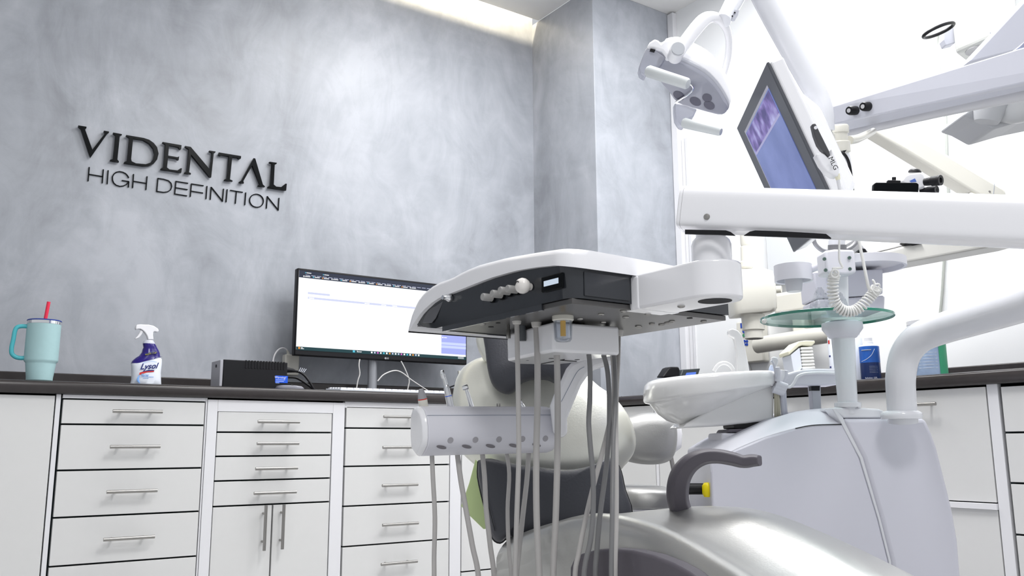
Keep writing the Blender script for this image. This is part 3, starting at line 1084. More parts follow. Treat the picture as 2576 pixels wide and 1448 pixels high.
area('weather_text', q(140, 890)[0], q(158, 890)[0], zi + .001, zi + .003, SCREENW, .0016, scr)
write('logo_lettering', 'LG', .011, mat('silver_print', (0.5, 0.5, 0.52), 0.4), mon, A(q(970, 987)[0], MY - .0006, mb + .0095), X3, bold=.0002)
part('logo_dot', cyl(A(q(952, 985)[0], MY - .0008, mb + .0095), A(q(952, 985)[0], MY + .0005, mb + .0095), .0045, n=16), mat('logo_disc', (0.45, 0.42, 0.44), 0.4), mon)
pp = PY(936.5, 950, MY + .06)
part('stand_post', cyl(A(pp[0], MY + .06, CT + .008), A(pp[0], MY + .06, mb + .12), .0215, n=28), mat('silver_paint', (0.40, 0.41, 0.44), 0.3, 0.6), mon)
part('stand_foot', eloft([(A(pp[0] - .14, MY + .05, CT + .0005), A(pp[0] + .14, MY + .05, CT + .0005), .10), (A(pp[0] - .138, MY + .05, CT + .008), A(pp[0] + .138, MY + .05, CT + .008), .098)], .1, 40, 2.4, Y3), mat('silver_paint', (0.40, 0.41, 0.44), 0.3, 0.6), mon)
part('rear_bulge', box(pp[0] - .12, pp[0] + .12, MY + .035, MY + .062, mb + .05, mb + .25), BLACK, mon, bevel=.01)

cbl = [
    ('thin white cable hanging from the monitor to the keyboard, left of its stand', [(905, 903), (903, 918), (905, 940), (900, 958), (895, 977)], 3.50),
    ('thin white cable hanging from the monitor, right of its stand', [(1009, 908), (1020, 930), (1029, 955), (1027, 972), (1022, 984)], 3.50),
    ('thin pale cable looping in an arch behind the monitor stand', [(950, 958), (965, 942), (990, 932), (1010, 936), (1035, 955), (1065, 975), (1100, 989)], 3.46),
]
for lab, pts, Yc in cbl:
    g = [PY(x, y, Yc) for x, y in pts]
    for p_ in g:
        p_[2] = max(p_[2], CT + .003)
    g[-1][2] = CT + .003
    tag(part('monitor_cable', tube(g, .0028, n=8), mat('pale_cable', (0.62, 0.61, 0.60), 0.4), None, smooth=60), lab, 'cable')

# black cable curling near the chair
g = [PY(1080, 992, 3.40), PY(1105, 985, 3.42), PY(1135, 972, 3.45), PY(1165, 962, 3.5)]
g[0][2] = CT + .004
tag(part('black_cable', tube(g, .0035, n=8), BLACK, None, smooth=60), 'thin black cable on the countertop behind the handpieces', 'cable')
# wall socket
s0, s1 = PY(1152, 932, WY), PY(1180, 966, WY)
so = thing('wall_socket', 'cream wall socket plate between monitor and patient chair', 'socket', A((s0[0] + s1[0]) / 2, WY, s1[2]))
part('cover_plate', box(s0[0], s1[0] + .02, WY - .008, WY - .0005, s1[2], s0[2]), CREAM, so, bevel=.002)
part('socket_insert', box(s0[0] + .02, s1[0], WY - .010, WY - .0081, s1[2] + .02, s0[2] - .02), WHITEP, so, bevel=.001)
# coiled black cable at the right end of the counter
g = [PY(1563, 1005, 3.25), PY(1572, 1001, 3.25), PY(1585, 1005, 3.25), PY(1598, 1000, 3.25), PY(1612, 997, 3.25), PY(1630, 998, 3.25)]
for p_ in g:
    p_[2] = CT + .010
tag(part('coiled_cable', tube([p_ + Z3 * .005 * (-1) ** i for i, p_ in enumerate(g)], .006, n=8), BLACKMAT, None, smooth=60), 'black cable bundled on the counter beside the spittoon bowl', 'cable')

# desk phone in the corner
p0 = PY(1690, 940, 3.05)
ph = thing('desk_phone', 'black desk phone with blue display behind the spittoon bowl', 'phone', A(p0[0] + .1, 3.05, CT))
hs = [PY(x, y, 3.05) for x, y in ((1668, 948), (1683, 925), (1690, 922), (1708, 922), (1711, 930), (1709, 950))]
part('handset', prism(hs, A(0, .05, 0)), BLACK, ph, bevel=.006)
bs = [PY(x, y, 3.04) for x, y in ((1708, 958), (1718, 929), (1762, 926), (1752, 958))]
part('base', prism(bs, A(0, .10, 0)), mat('slate_plastic', (0.05, 0.06, 0.065), 0.4), ph, bevel=.004)
bs = [PY(x, y, 3.039) for x, y in ((1723, 946), (1727, 937), (1751, 935), (1749, 946))]
part('display', prism(bs, A(0, -.001, 0)), LCDBLUE, ph, smooth=0)
z_low = min(p[2] for p in hs)
part('foot', box(p0[0] + .0, p0[0] + .17, 3.06, 3.12, CT + .0005, CT + .06), BLACK, ph, bevel=.004)

# ================================================================== instrument tray on its long arm
tray = thing('instrument_table', 'white and charcoal dental instrument table with knobs, display and hanging hoses', 'dental table', (1.18, 1.45, 0.95))
XL, XR = 0.955, 1.40


def interp(y, tab):
    return float(np.interp(y, [t[0] for t in tab], [t[1] for t in tab]))


TOP = [(1.195, 1.050), (1.217, 1.053), (1.30, 1.061), (1.40, 1.069), (1.507, 1.072), (1.56, 1.069), (1.588, 1.064), (1.62, 1.062), (1.66, 1.061), (1.70, 1.056), (1.73, 1.047), (1.756, 1.034), (1.78, 1.012), (1.795, 0.985), (1.799, 0.972)]
BOT = [(1.195, 1.015), (1.236, 1.023), (1.30, 1.030), (1.363, 1.034), (1.45, 1.034), (1.507, 1.031), (1.587, 1.026), (1.64, 1.024), (1.673, 1.020), (1.71, 1.010), (1.742, 0.997), (1.774, 0.978), (1.790, 0.966), (1.799, 0.963)]
ys_ = np.concatenate([np.linspace(1.195, 1.24, 9), np.linspace(1.26, 1.72, 16), np.linspace(1.735, 1.799, 12)])


def corner(y, r=.042, y0=1.195):
    if y >= y0 + r:
        return 0.0
    return r - math.sqrt(max(0, r * r - (y0 + r - y) ** 2))


rings = []
for y in ys_:
    xa, xb = XL + corner(y), XR - corner(y, .02)
    # the top rounds over towards the side
    t, b_ = interp(y, TOP), interp(y, BOT)
    tr_ = t - .012
    rings.append([A(xa, y, b_), A(xa, y, tr_), A(xa + .003, y, t - .004), A(xa + .012, y, t), A(xb - .2, y, t - .003), A(xb, y, t - .010), A(xb, y, b_)])
part('lid', loft(rings), WHITEP, tray, smooth=50)
# charcoal body
DB = [(1.195, .958), (1.66, .957), (1.70, .956), (1.74, .962), (1.774, .971), (1.79, .966)]
rings = []
for y in np.concatenate([np.linspace(1.207, 1.24, 8), np.linspace(1.26, 1.70, 10), np.linspace(1.71, 1.788, 9)]):
    xa, xb = XL + .009 + corner(y, .03, 1.207), XR - .012
    t, b_ = interp(y, BOT) + .002, interp(y, DB) + .004
    rings.append([A(xa + .008, y, b_), A(xa, y, t), A(xb, y, t), A(xb, y, b_)])
part('body', loft(rings), DARKCASE, tray, smooth=40)
part('side_panel', box(1.000, 1.110, 1.2035, 1.2068, .9665, 1.012), DARKCASE, tray, smooth=0, bevel=.003)
part('bottom_plate', box(XL + .022, XR - .014, 1.213, 1.668, .9515, .9615), PLATE, tray, smooth=0, bevel=.0012)
part('bottom_plate_flange', [box(XL + .018, XR - .010, 1.662, 1.672, .950, .965), box(XL + .018, XL + .024, 1.30, 1.662, .9498, .963)], DARKCASE, tray, smooth=0)
hole = BLACKMAT
for (x, y), r in {(1445, 815): .016, (1235, 822): .006, (1253, 812): .005, (1735, 800): .006}.items():
    c = PH(x, y, .951)
    part('hole', cyl(c - Z3 * .0005, c + Z3 * .0006, r), hole, tray, smooth=0)
for x, y in ((1512, 790), (1568, 782), (1574, 797), (1630, 790), (1605, 820), (1640, 814), (1664, 816), (1608, 822), (1690, 808), (1678, 812), (1459, 801), (1517, 810), (1215, 815), (1298, 812), (1770, 808)):
    c = PH(x, y, .951)
    if c[0] < XR - .03 and c[1] < 1.65:
        part('screw', lathe([(.0068, 0), (.0060, -.002), (.0035, -.003), (0, -.003)], c, n=12), STEEL, tray, smooth=40)
# knobs and display on the left face (the face looks towards -X)
XF = XL + .011


def face(x, y, d=0.0):
    return PX(x, y, XF - d)


for i, (x, y) in enumerate(((1240, 749), (1264, 741), (1284, 733), (1303, 729))):
    c = face(x, y)
    kn = part('control_knob', lathe([(.0078, 0), (.0078, .024), (.0070, .026), (0, .026)], c, A(-1, 0, 0), 20), mat('grey_knob', (0.34, 0.335, 0.33), 0.45), tray, smooth=40)
    part('knob_ring', lathe([(.0098, -.001), (.0098, .003), (.008, .003)], c - Z3 * .0006, A(-1, 0, 0), 20), BLACKGLOSS, kn, smooth=40)
c = face(1335, 721)
kn = part('ball_knob', lathe([(.007, 0), (.008, .006), (.0125, .010), (.0152, .016), (.0152, .022), (.0125, .028), (.007, .031), (0, .032)], c, A(-1, 0, 0), 28), mat('ivory_knob', (0.80, 0.77, 0.74), 0.25), tray, smooth=60)
part('knob_mark', tube([c + A(-.0312, a, b_) for a, b_ in ((.0075, .002), (.0045, .0065), (-.001, .0075), (-.0045, .005))], .0010, n=6), INKBLK, kn)
d0, d1, d2, d3 = face(1373, 705), face(1409, 696), face(1409, 716), face(1373, 724)
part('display_bezel', box(XF - .004, XF + .002, d1[1] - .010, d0[1] + .010, d3[2] - .008, d1[2] + .007), BLACKGLOSS, tray, smooth=0, bevel=.002)
part('display', box(XF - .005, XF - .0035, d1[1], d0[1], d3[2] + .002, d1[2] - .002), LCDW, tray, smooth=0)
c = face(1137, 750)
part('hose_connector', lathe([(.006, 0), (.009, .004), (.009, .010), (.005, .016), (.005, .024), (0, .024)], c, A(-1, 0, 0), 16), CHROME, tray, smooth=40)
gp = [face(x, y, .001) for x, y in ((1062, 812), (1068, 795), (1085, 772), (1105, 755), (1118, 748), (1108, 772), (1095, 800), (1085, 812))]
part('smoked_window', prism(gp, A(.002, 0, 0)), mat('smoked_gloss', (0.10, 0.10, 0.11), 0.08), tray, smooth=0, bevel=.0008)

# swivel bracket and post
BX, BY, BR = 1.170, 1.050, .051
ol = [A(BX - BR, 1.235, 0), A(BX - BR, BY, 0)] + [A(BX - BR * math.cos(a), BY - BR * math.sin(a), 0) for a in np.linspace(0.15, math.pi - .15, 17)] + [A(BX + BR, BY, 0), A(BX + BR, 1.235, 0)]
part('swivel_bracket', prism([p + Z3 * .951 for p in ol], Z3 * .067), WHITEP, tray, smooth=50, bevel=.005, seg=3)
part('bracket_hole', cyl(A(BX + .003, BY, .9503), A(BX + .003, BY, .952), .030, n=32), BLACKMAT, tray, smooth=0)
part('screw', lathe([(.0075, .0005), (.0065, -.002), (.0035, -.0035), (0, -.0035)], A(BX - .005, 1.125, .951), n=14), STEEL, tray, smooth=40)
part('bracket_flange', box(BX - BR - .002, BX + BR + .006, 1.188, 1.2105, .9505, 1.014), WHITEP, tray, smooth=0, bevel=.004, seg=3)
part('brake_lever', box(BX + .045, BX + .085, 1.06, 1.10, .962, 1.004), LILACL, tray, smooth=0, bevel=.004)
pb_ = A(BX - .002, BY - .002, 0)
part('pivot_housing', lathe([(.0355, 1.017), (.0355, 1.052), (.033, 1.060), (.0285, 1.065), (.0265, 1.0655), (.0265, 1.079), (.0235, 1.0815), (0, 1.082)], pb_, n=40), WHITEP, tray, smooth=35)
part('chrome_post', obox(pb_ + Z3 * 1.094, X3 * .0135, Y3 * .0135, Z3 * .013), CHROME, tray, smooth=0, bevel=.0022, seg=2)

# long white arm
ARM0, ARM1 = P(1716, 524, 1.575), P(2760, 564, 1.32)
ARM1 = ARM0 + (ARM1 - ARM0) * 1.30      # the arm goes on to its joint, right of the frame
dv = norm(ARM1 - ARM0)
sd = norm(np.cross(dv, Z3))          # towards the camera side
if np.dot(sd, FW) > 0:
    sd = -sd
uv = np.cross(sd, dv)
uv = uv if uv[2] > 0 else -uv
arm = tray
H2, W2 = .0395, .033


def arm_ring(c, s=1.0):
    out = []
    for a in np.linspace(0, 2 * math.pi, 40, endpoint=False):
        ca, sa = math.cos(a), math.sin(a)
        p = 3.2 if sa > 0 else 7.0
        out.append(c + sd * W2 * s * math.copysign(abs(ca) ** (2 / p), ca) + uv * H2 * s * math.copysign(abs(sa) ** (2 / p), sa))
    return out


L = np.linalg.norm(ARM1 - ARM0)
part('arm_cover', loft([arm_ring(ARM0 + dv * .006), arm_ring(ARM0 + dv * .008), arm_ring(ARM1)]), WHITEP, arm, smooth=40)
part('end_cap', loft([arm_ring(ARM0 - dv * .001, .96), arm_ring(ARM0 + dv * .0005, 1.0), arm_ring(ARM0 + dv * .0055, 1.0)]), WHITEP, arm, smooth=40)


def arm_pt(px, py, out):
    return hit(px, py, ARM0 + sd * (W2 + out), sd)


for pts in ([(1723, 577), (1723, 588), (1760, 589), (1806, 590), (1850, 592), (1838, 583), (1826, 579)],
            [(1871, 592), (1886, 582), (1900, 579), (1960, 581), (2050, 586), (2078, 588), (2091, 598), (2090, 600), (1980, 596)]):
    part('slot_shadow_insert', prism([arm_pt(x, y, .0006) for x, y in pts], -sd * .004), BLACK, arm, smooth=0, label='thin black insert as the shade of a slot along the lower edge')  # solid on the surface, the slot's inner shade put into its colour
c = arm_pt(1778, 545, .0)
part('screw', lathe([(.0056, -.001), (.0056, .0005), (.0045, .002), (0, .0028)], c, sd, 20), STEEL, arm, smooth=40)
part('post_socket', obox(pb_ + Z3 * 1.110, X3 * .016, Y3 * .016, Z3 * .004), BLACK, arm, smooth=0)

# connectors and hoses under the table
J = A(0.98, 1.62, .06)


def hose(parent, pts, r, m, z0, z1, collar=None, name='hose'):
    n = len(pts)
    g = [P(x, y, z0 + (z1 - z0) * i / (n - 1)) for i, (x, y) in enumerate(pts)]
    last = g[-1]
    g += [A(last[0], last[1], .22), A(last[0] * .75 + J[0] * .25, last[1] * .75 + J[1] * .25, .09), J + A(*(np.array([pts[0][0] % 7 - 3, pts[0][0] % 5 - 2]) * .008), 0)]
    return part(name, tube(g, r, n=14, k=5), m, parent, smooth=70)


def collar(parent, px, y0, y1, z, r, m=HOSEC):
    a, b_ = P(px, y0, z), P(px, y1, z)
    h = a[2] - b_[2]
    b_ = A(a[0], a[1], a[2] - h)
    return part('hose_collar', lathe([(r * 1.35, h), (r * 1.35, h * .82), (r * 1.05, h * .80), (r * 1.05, h * .62), (r * 1.2, h * .6), (r * 1.2, h * .45), (r, h * .05), (r * .8, 0)], b_, n=24), m, parent, smooth=30)


collar(tray, 1300, 791, 816, 1.80, .0085)
hose(tray, [(1300, 812), (1302, 900), (1304, 1020), (1305, 1150), (1300, 1300), (1296, 1470)], .0052, HOSE, 1.80, 1.72)
collar(tray, 1349, 795, 824, 1.82, .0095)
hose(tray, [(1349, 820), (1352, 900), (1352, 1020), (1349, 1150), (1350, 1300), (1357, 1470)], .0067, HOSE, 1.82, 1.73)
collar(tray, 1396, 800, 826, 1.84, .0095)
hose(tray, [(1396, 820), (1401, 900), (1403, 1020), (1402, 1150), (1398, 1300), (1391, 1470)], .0067, HOSE, 1.84, 1.74)
hose(tray, [(1448, 858), (1464, 856), (1477, 872), (1484, 920), (1484, 1000), (1481, 1060), (1485, 1120), (1492, 1200), (1492, 1290), (1485, 1360), (1468, 1470)], .0052, HOSED, 1.86, 1.66)
hose(tray, [(1470, 855), (1490, 853), (1512, 880), (1526, 920), (1532, 980), (1533, 1060), (1530, 1120), (1522, 1200), (1510, 1290), (1501, 1390), (1498, 1470)], .0052, HOSED, 1.88, 1.69)
hose(tray, [(1509, 815), (1524, 830), (1536, 860), (1543, 920), (1544, 1000), (1532, 1070), (1512, 1150), (1492, 1225), (1472, 1310), (1456, 1390), (1446, 1470)], .0052, HOSE, 1.93, 1.70)
hose(tray, [(1515, 813), (1530, 832), (1541, 865), (1547, 930), (1548, 1010), (1543, 1100), (1541, 1200), (1540, 1300), (1538, 1470)], .0045, HOSED, 1.94, 1.60)
part('hose_grip', lathe([(.0072, .03), (.0085, 0), (.0088, -.014), (.006, -.016)], P(1552, 815, 1.95) + Z3 * .0, n=20), HOSED, tray, smooth=40)
collar(tray, 1556, 820, 846, 1.95, .0088)
hose(tray, [(1556, 842), (1555, 900), (1551, 980), (1549, 1060), (1550, 1150), (1550, 1300), (1547, 1470)], .0052, HOSE, 1.95, 1.62)
# clear filter bottle
c = P(1417, 860, 1.72)
fb = part('filter_bottle', lathe([(.006, 0), (.014, .001), (.0175, .006), (.0192, .042), (.0192, .060), (.0175, .060), (.0160, .008), (.006, .003)], c, n=32), CLEAR, tray, smooth=50)
part('filter_core', cyl(c + Z3 * .012, c + Z3 * .060, .0055), YELLOW, fb, smooth=50)
part('filter_cap', lathe([(.0195, .042), (.0215, .044), (.0215, .062), (.0200, .064), (.0200, .092), (0, .092)], c, n=36), CREAM, fb, smooth=40)
part('small_valve', lathe([(.0035, .04), (.0035, .02), (.005, .018), (.005, 0), (0, 0)], P(1279, 851, 1.85), n=14), STEEL, tray, smooth=40)
part('small_valve', cyl(P(1314, 857, 1.86), P(1314, 857, 1.86) + Z3 * .05, .0075), mat('slate_connector', (0.10, 0.11, 0.12), 0.5), tray)
g = [P(1468, 812, 1.86), P(1467, 835, 1.84), P(1458, 855, 1.82), P(1440, 865, 1.80), P(1420, 869, 1.80)]
part('thin_cable', tube(g, .0026, n=10), BLACK, tray, smooth=70)
part('cable_plug', tube([P(1432, 866, 1.80), P(1420, 869, 1.80), P(1407, 872, 1.80)], [.004, .006, .007], n=12), BLACK, tray)

# ------------------------------------------------------------------ assistant holder: box, arm and bar
hold = thing('instrument_holder', 'white bar-shaped instrument holder on a sloping arm below the instrument table', 'instrument holder', P(1230, 1140, 1.92))


def lay(px, py, z):
    return P(px, py, z)


bw = norm(P(1490, 905, 1.80) - P(1300, 905, 1.98))
bw = norm(A(bw[0], bw[1], 0))
# white connection box below the table
bot = [(1275, 905, 1.98), (1295, 913, 1.99), (1395, 918, 2.05), (1430, 908, 2.02), (1530, 888, 1.98), (1545, 884, 1.93), (1400, 893, 1.80), (1345, 897, 1.82)]
hz_ = .884
pts = [PH(x, y, hz_) for x, y, z in [(1276, 908, 0), (1300, 915, 0), (1396, 917, 0), (1436, 913, 0), (1560, 893, 0), (1500, 890, 0), (1392, 884, 0), (1345, 893, 0)]]
part('connection_box', prism(pts, Z3 * .061), WHITEP, hold, smooth=30, bevel=.006, seg=3)
for x, y, r in ((1327, 906, .003), (1387, 901, .006), (1452, 904, .006)):
    c = PH(x, y, hz_)
    part('vent_hole', cyl(c - Z3 * .0004, c + Z3 * .0005, r, n=14), BLACKMAT, hold, smooth=0)
a, b_ = PH(1362, 914, hz_), PH(1420, 903, hz_)
part('vent_slot', tube([a, b_], .0015, n=6, k=1), BLACKMAT, hold)
a, b_ = PH(1410, 905, hz_), PH(1450, 908, hz_)
part('vent_slot', tube([a, b_], .0015, n=6, k=1), BLACKMAT, hold)
for x, y in ((1445, 868), (1475, 862)):
    part('hose_union', cyl(P(x, y, 1.86), P(x + 12, y - 14, 1.87), .009, n=16), CHROME, hold, smooth=40)
nrm_h = -norm(A(_fw[0], _fw[1], 0))
p0 = P(1450, 980, 2.0)


def hq(x, y, d=0.0):
    return hit(x, y, p0 + nrm_h * d, nrm_h)


armo = [(1437, 912), (1425, 926), (1408, 965), (1395, 990), (1384, 1020), (1392, 1090), (1412, 1102), (1428, 1092), (1427, 1052), (1442, 1015), (1462, 968), (1478, 945), (1500, 925), (1552, 910), (1553, 890), (1480, 893)]
part('sloping_arm', prism([hq(x, y, .025) for x, y in armo], -nrm_h * .055), WHITEP, hold, smooth=30, bevel=.008, seg=3)
part('arm_seam', tube([hq(x, y, .0255) for x, y in ((1412, 1010), (1430, 975), (1452, 935), (1470, 922))], .0006, n=6), INKGREY, hold)
# bar: cross-section swept from left (near) to right
LA, RA = P(1060, 1082, 1.86), P(1392, 1078, 2.02)
ax = norm(RA - LA)
bu = norm(Z3 - ax * ax[2])
bf = np.cross(ax, bu)
bf = bf if np.dot(bf, FW) < 0 else -bf
kz = 1.9 / F_PX
sec = [(-.034, 57), (-.020, 60), (-.004, 58), (.012, 48), (.024, 30), (.030, 8), (.031, -18), (.026, -36), (.012, -50), (-.002, -60), (-.014, -63), (-.026, -56), (-.040, -48), (-.046, -10), (-.044, 40)]


def bring(c, s=1.0):
    return [c + bf * (f * s) + bu * (h * kz * s) for f, h in sec]


part('bar_housing', loft([bring(LA + ax * .003), bring(LA + (RA - LA) * .5), bring(RA - ax * .014), bring(RA, .93)]), LILACL, hold, smooth=45, sub=0, bevel=.003)
part('end_cap', loft([bring(LA - ax * .009, .86), bring(LA - ax * .003, .97), bring(LA + ax * .0028, 1.01)]), WHITEP, hold, smooth=45, bevel=.002)
u0 = LA + bf * .0208 + bu * (36 * kz)
part('seam', tube([LA + ax * .004 + bf * .0212 + bu * (36 * kz), RA - ax * .016 + bf * .0212 + bu * (36 * kz)], .0005, n=6, k=1), INKGREY, hold)
for i in range(5):
    t = [.165, .345, .52, .70, .88][i]
    base = LA + (RA - LA) * t
    c = base + bf * .0285 + bu * (-25 * kz)
    part('drain_hole', lathe([(.0068, .0015), (.0070, .0005), (.0045, -.0002), (0, -.0004)], c, norm(bf - bu * .35), 16), mat('recess_grey', (0.40, 0.39, 0.42), 0.5), hold, smooth=40)
    t = [.11, .29, .465, .64, .82][i]
    c = LA + (RA - LA) * t + bf * .0225 + bu * (-41 * kz)
    nn = norm(bf - bu * .9)
    dd = norm(np.cross(nn, ax) * -.3 + ax)
    part('drain_hole', loft([ering(c + nn * .001, dd * .013, np.cross(nn, dd) * .0045, 16), ering(c - nn * .002, dd * .011, np.cross(nn, dd) * .003, 16)]), mat('recess_grey', (0.22, 0.21, 0.23), 0.5), hold, smooth=40)
hh = [[(1086, 1132), (1089, 1200), (1094, 1300), (1092, 1400), (1092, 1470)], [(1149, 1128), (1158, 1200), (1172, 1280), (1188, 1370), (1205, 1470)],
      [(1212, 1126), (1219, 1200), (1223, 1280), (1233, 1370), (1244, 1470)], [(1272, 1124), (1281, 1190), (1277, 1280), (1280, 1380), (1287, 1470)],
      [(1331, 1120), (1326, 1200), (1316, 1290), (1305, 1390), (1299, 1470)]]
for i, q_ in enumerate(hh):
    hose(hold, q_, [.0050, .0058, .0056, .0046, .0058][i], HOSE, 1.885 + .035 * i, 1.81 + .02 * i)

# handpieces standing in the holder, each a thing of its own
zt_ = 1.90


def handpiece(kind, label, geos):
    g0 = geos[0][1]
    base = geos[0][3]
    t = thing(kind, label, 'handpiece', base)
    for nm, g, m, _ in geos:
        part(nm, g, m, t, smooth=45)
    return t


a, b_ = P(1066, 1024, 1.91), P(1059, 978, 1.91)
ax_ = norm(b_ - a)
L_ = np.linalg.norm(b_ - a)
handpiece('scaler_handpiece', 'cream and grey scaler tip with a red ring in the holder', [
    ('grip', lathe([(.0105, -.02), (.0103, L_ * .38), (.0100, L_ * .42)], a, ax_), CREAM, a),
    ('red_ring', lathe([(.0102, L_ * .42), (.0102, L_ * .47)], a, ax_), INKRED, a),
    ('nose', lathe([(.0100, L_ * .47), (.0088, L_ * .66), (.0058, L_ * .95), (.0052, L_), (0, L_)], a, ax_), mat('grey_nose', (0.33, 0.33, 0.35), 0.25), a)])
a, b_, c_ = P(1134, 1024, 1.93), P(1122, 968, 1.93), P(1115, 943, 1.93)
ax_ = norm(b_ - a)
L_ = np.linalg.norm(b_ - a)
handpiece('contra_angle_handpiece', 'slim metal contra-angle handpiece with blue ring rising from the holder', [
    ('grip', lathe([(.0085, -.02), (.0080, L_ * .25), (.0068, L_ * .85), (.005, L_), (.004, L_ * 1.02)], a, ax_), mat('satin_metal', (0.72, 0.73, 0.76), 0.25, .8), a),
    ('blue_ring', lathe([(.0078, L_ * .50), (.0079, L_ * .53)], a, ax_), BRIGHTBLUE, a),
    ('neck', tube([b_, (b_ + c_) / 2 + UP * .002, c_], [.0046, .004, .0042], n=14), CHROME, a),
    ('head', lathe([(.0048, -.004), (.0052, .003), (.0050, .012), (.004, .014), (0, .014)], c_ - UP * .003, norm(UP * .95 - RT * .25)), CHROME, a)])
a, b_ = P(1186, 1024, 1.95), P(1171, 974, 1.95)
ax_ = norm(b_ - a)
handpiece('turbine_handpiece', 'thin chrome turbine handpiece bending left out of the holder', [
    ('shaft', tube([a - ax_ * .02, (a * .6 + b_ * .4) + RT * .001, b_], [.0065, .0052, .0035], n=14), CHROME, a),
    ('head', lathe([(.005, -.007), (.0058, -.004), (.0058, .004), (.005, .006), (0, .006)], b_, norm(RT * .9 + UP * .3)), CHROME, a)])
a = P(1254, 1024, 1.98)
handpiece('syringe_tip', 'short steel nozzle just showing above the middle of the holder', [
    ('nozzle', [cyl(a + RT * s * .0028 - UP * .02, a + RT * s * .0028 + UP * .0085, .0018) for s in (-1, 1)], STEEL, a)])
a, b_ = P(1316, 1026, 2.0), P(1309, 1012, 2.0)
handpiece('suction_tip', 'small chrome tip behind the thin hose above the holder', [
    ('shaft', tube([a - UP * .02, a, b_], [.006, .006, .004], n=14), CHROME, a),
    ('head', lathe([(.0045, -.006), (.0058, -.003), (.0058, .003), (.0045, .005), (0, .005)], b_, norm(RT + UP * .4)), CHROME, a)])

# ================================================================== patient chair
chair = thing('dental_chair', 'silver leatherette dental patient chair with raised backrest and mauve-grey armrest', 'chair', A(1.25, 1.55, 0))
bo = [(1140, 985), (1148, 955), (1165, 928), (1190, 911), (1220, 903), (1290, 893), (1370, 893), (1440, 905), (1478, 950), (1510, 980), (1540, 1000), (1568, 1030), (1588, 1065), (1600, 1105),
      (1594, 1140), (1570, 1172), (1540, 1200), (1480, 1215), (1400, 1215), (1300, 1210), (1230, 1190), (1185, 1160), (1150, 1120), (1138, 1060), (1136, 1015)]
bn = norm(-HF * .93 + Z3 * .36)
bc = P(1370, 1060, 2.36)
bp_ = [hit(x, y, bc, bn) for x, y in bo]
bp_ = spline(bp_ + [bp_[0]], 3)[:-1]
part('backrest', puff(bp_, bn, .075, .05, 9, .42), SILVERL, chair, smooth=80)
hc = P(1320, 900, 2.33)
hn = norm(-HF * .97 + Z3 * .2)
ho = [(1212, 800), (1214, 838), (1220, 875), (1226, 925), (1236, 962), (1252, 982), (1272, 991), (1290, 988), (1302, 975), (1316, 962), (1345, 954), (1380, 956), (1402, 966), (1425, 968), (1448, 945), (1458, 900), (1450, 820), (1420, 790), (1330, 780), (1240, 785)]
hp_ = [hit(x, y, hc, hn) for x, y in ho]
hp_ = spline(hp_ + [hp_[0]], 3)[:-1]
ph_ = part('neck_pad', puff(hp_, hn, .030, .020, 8, .36), GREYLEATHER, chair, smooth=80)
part('pad_stitching', tube([hit(x, y, hc - hn * -.016, hn) for x, y in ((1229, 850), (1233, 900), (1241, 945), (1256, 968), (1274, 976))], .0010, n=6), INKBLK, ph_)
hs_ = [(1196, 790), (1196, 835), (1200, 868), (1210, 893), (1228, 912), (1300, 915), (1400, 905), (1455, 880), (1470, 820), (1440, 780), (1330, 765), (1220, 770)]
hp2 = [hit(x, y, hc - hn * -.0 + HF * .055, hn) for x, y in hs_]
hp2 = spline(hp2 + [hp2[0]], 3)[:-1]
part('headrest', puff(hp2, hn, .022, .03, 8, .4), SILVERL, chair, smooth=80)

# seat and leg rest: lengthwise rows, from the near lower side over two ridges to the far edge
rows = [
    [(1262, 1560, 2.06), (1340, 1580, 1.96), (1450, 1600, 1.86), (1620, 1660, 1.70), (1800, 1760, 1.48), (2050, 1900, 1.20)],
    [(1250, 1440, 2.06), (1335, 1450, 1.96), (1455, 1465, 1.86), (1620, 1490, 1.69), (1800, 1560, 1.47), (2050, 1700, 1.20)],
    [(1252, 1392, 2.07), (1340, 1352, 1.97), (1465, 1328, 1.86), (1625, 1370, 1.69), (1795, 1465, 1.47), (2050, 1620, 1.20)],
    [(1284, 1352, 2.09), (1365, 1322, 1.99), (1495, 1292, 1.88), (1655, 1322, 1.71), (1845, 1425, 1.48), (2100, 1590, 1.22)],
    [(1330, 1340, 2.12), (1420, 1312, 2.02), (1545, 1292, 1.91), (1710, 1328, 1.75), (1905, 1432, 1.52), (2185, 1595, 1.26)],
    [(1400, 1327, 2.15), (1485, 1302, 2.05), (1603, 1289, 1.95), (1762, 1310, 1.79), (1962, 1406, 1.56), (2245, 1566, 1.30)],
    [(1500, 1314, 2.18), (1562, 1295, 2.08), (1672, 1279, 1.98), (1820, 1277, 1.83), (2012, 1354, 1.60), (2290, 1502, 1.33)],
    [(1600, 1300, 2.20), (1652, 1288, 2.10), (1742, 1279, 2.00), (1890, 1283, 1.86), (2078, 1353, 1.63), (2358, 1494, 1.36)],
    [(1680, 1310, 2.22), (1720, 1292, 2.12), (1800, 1276, 2.02), (1938, 1291, 1.88), (2128, 1366, 1.66), (2408, 1505, 1.38)],
    [(1720, 1360, 2.22), (1760, 1340, 2.12), (1840, 1330, 2.03), (1980, 1345, 1.89), (2180, 1430, 1.67), (2440, 1590, 1.39)],
]
gr = [spline([P(*q_) for q_ in r], 4) for r in rows]
# smooth across rows too
cols = list(zip(*gr))
cols = [spline(list(c_), 4) for c_ in cols]
part('seat', sheet([list(c_) for c_ in cols], .03, -Z3), SILVER, chair, smooth=80)
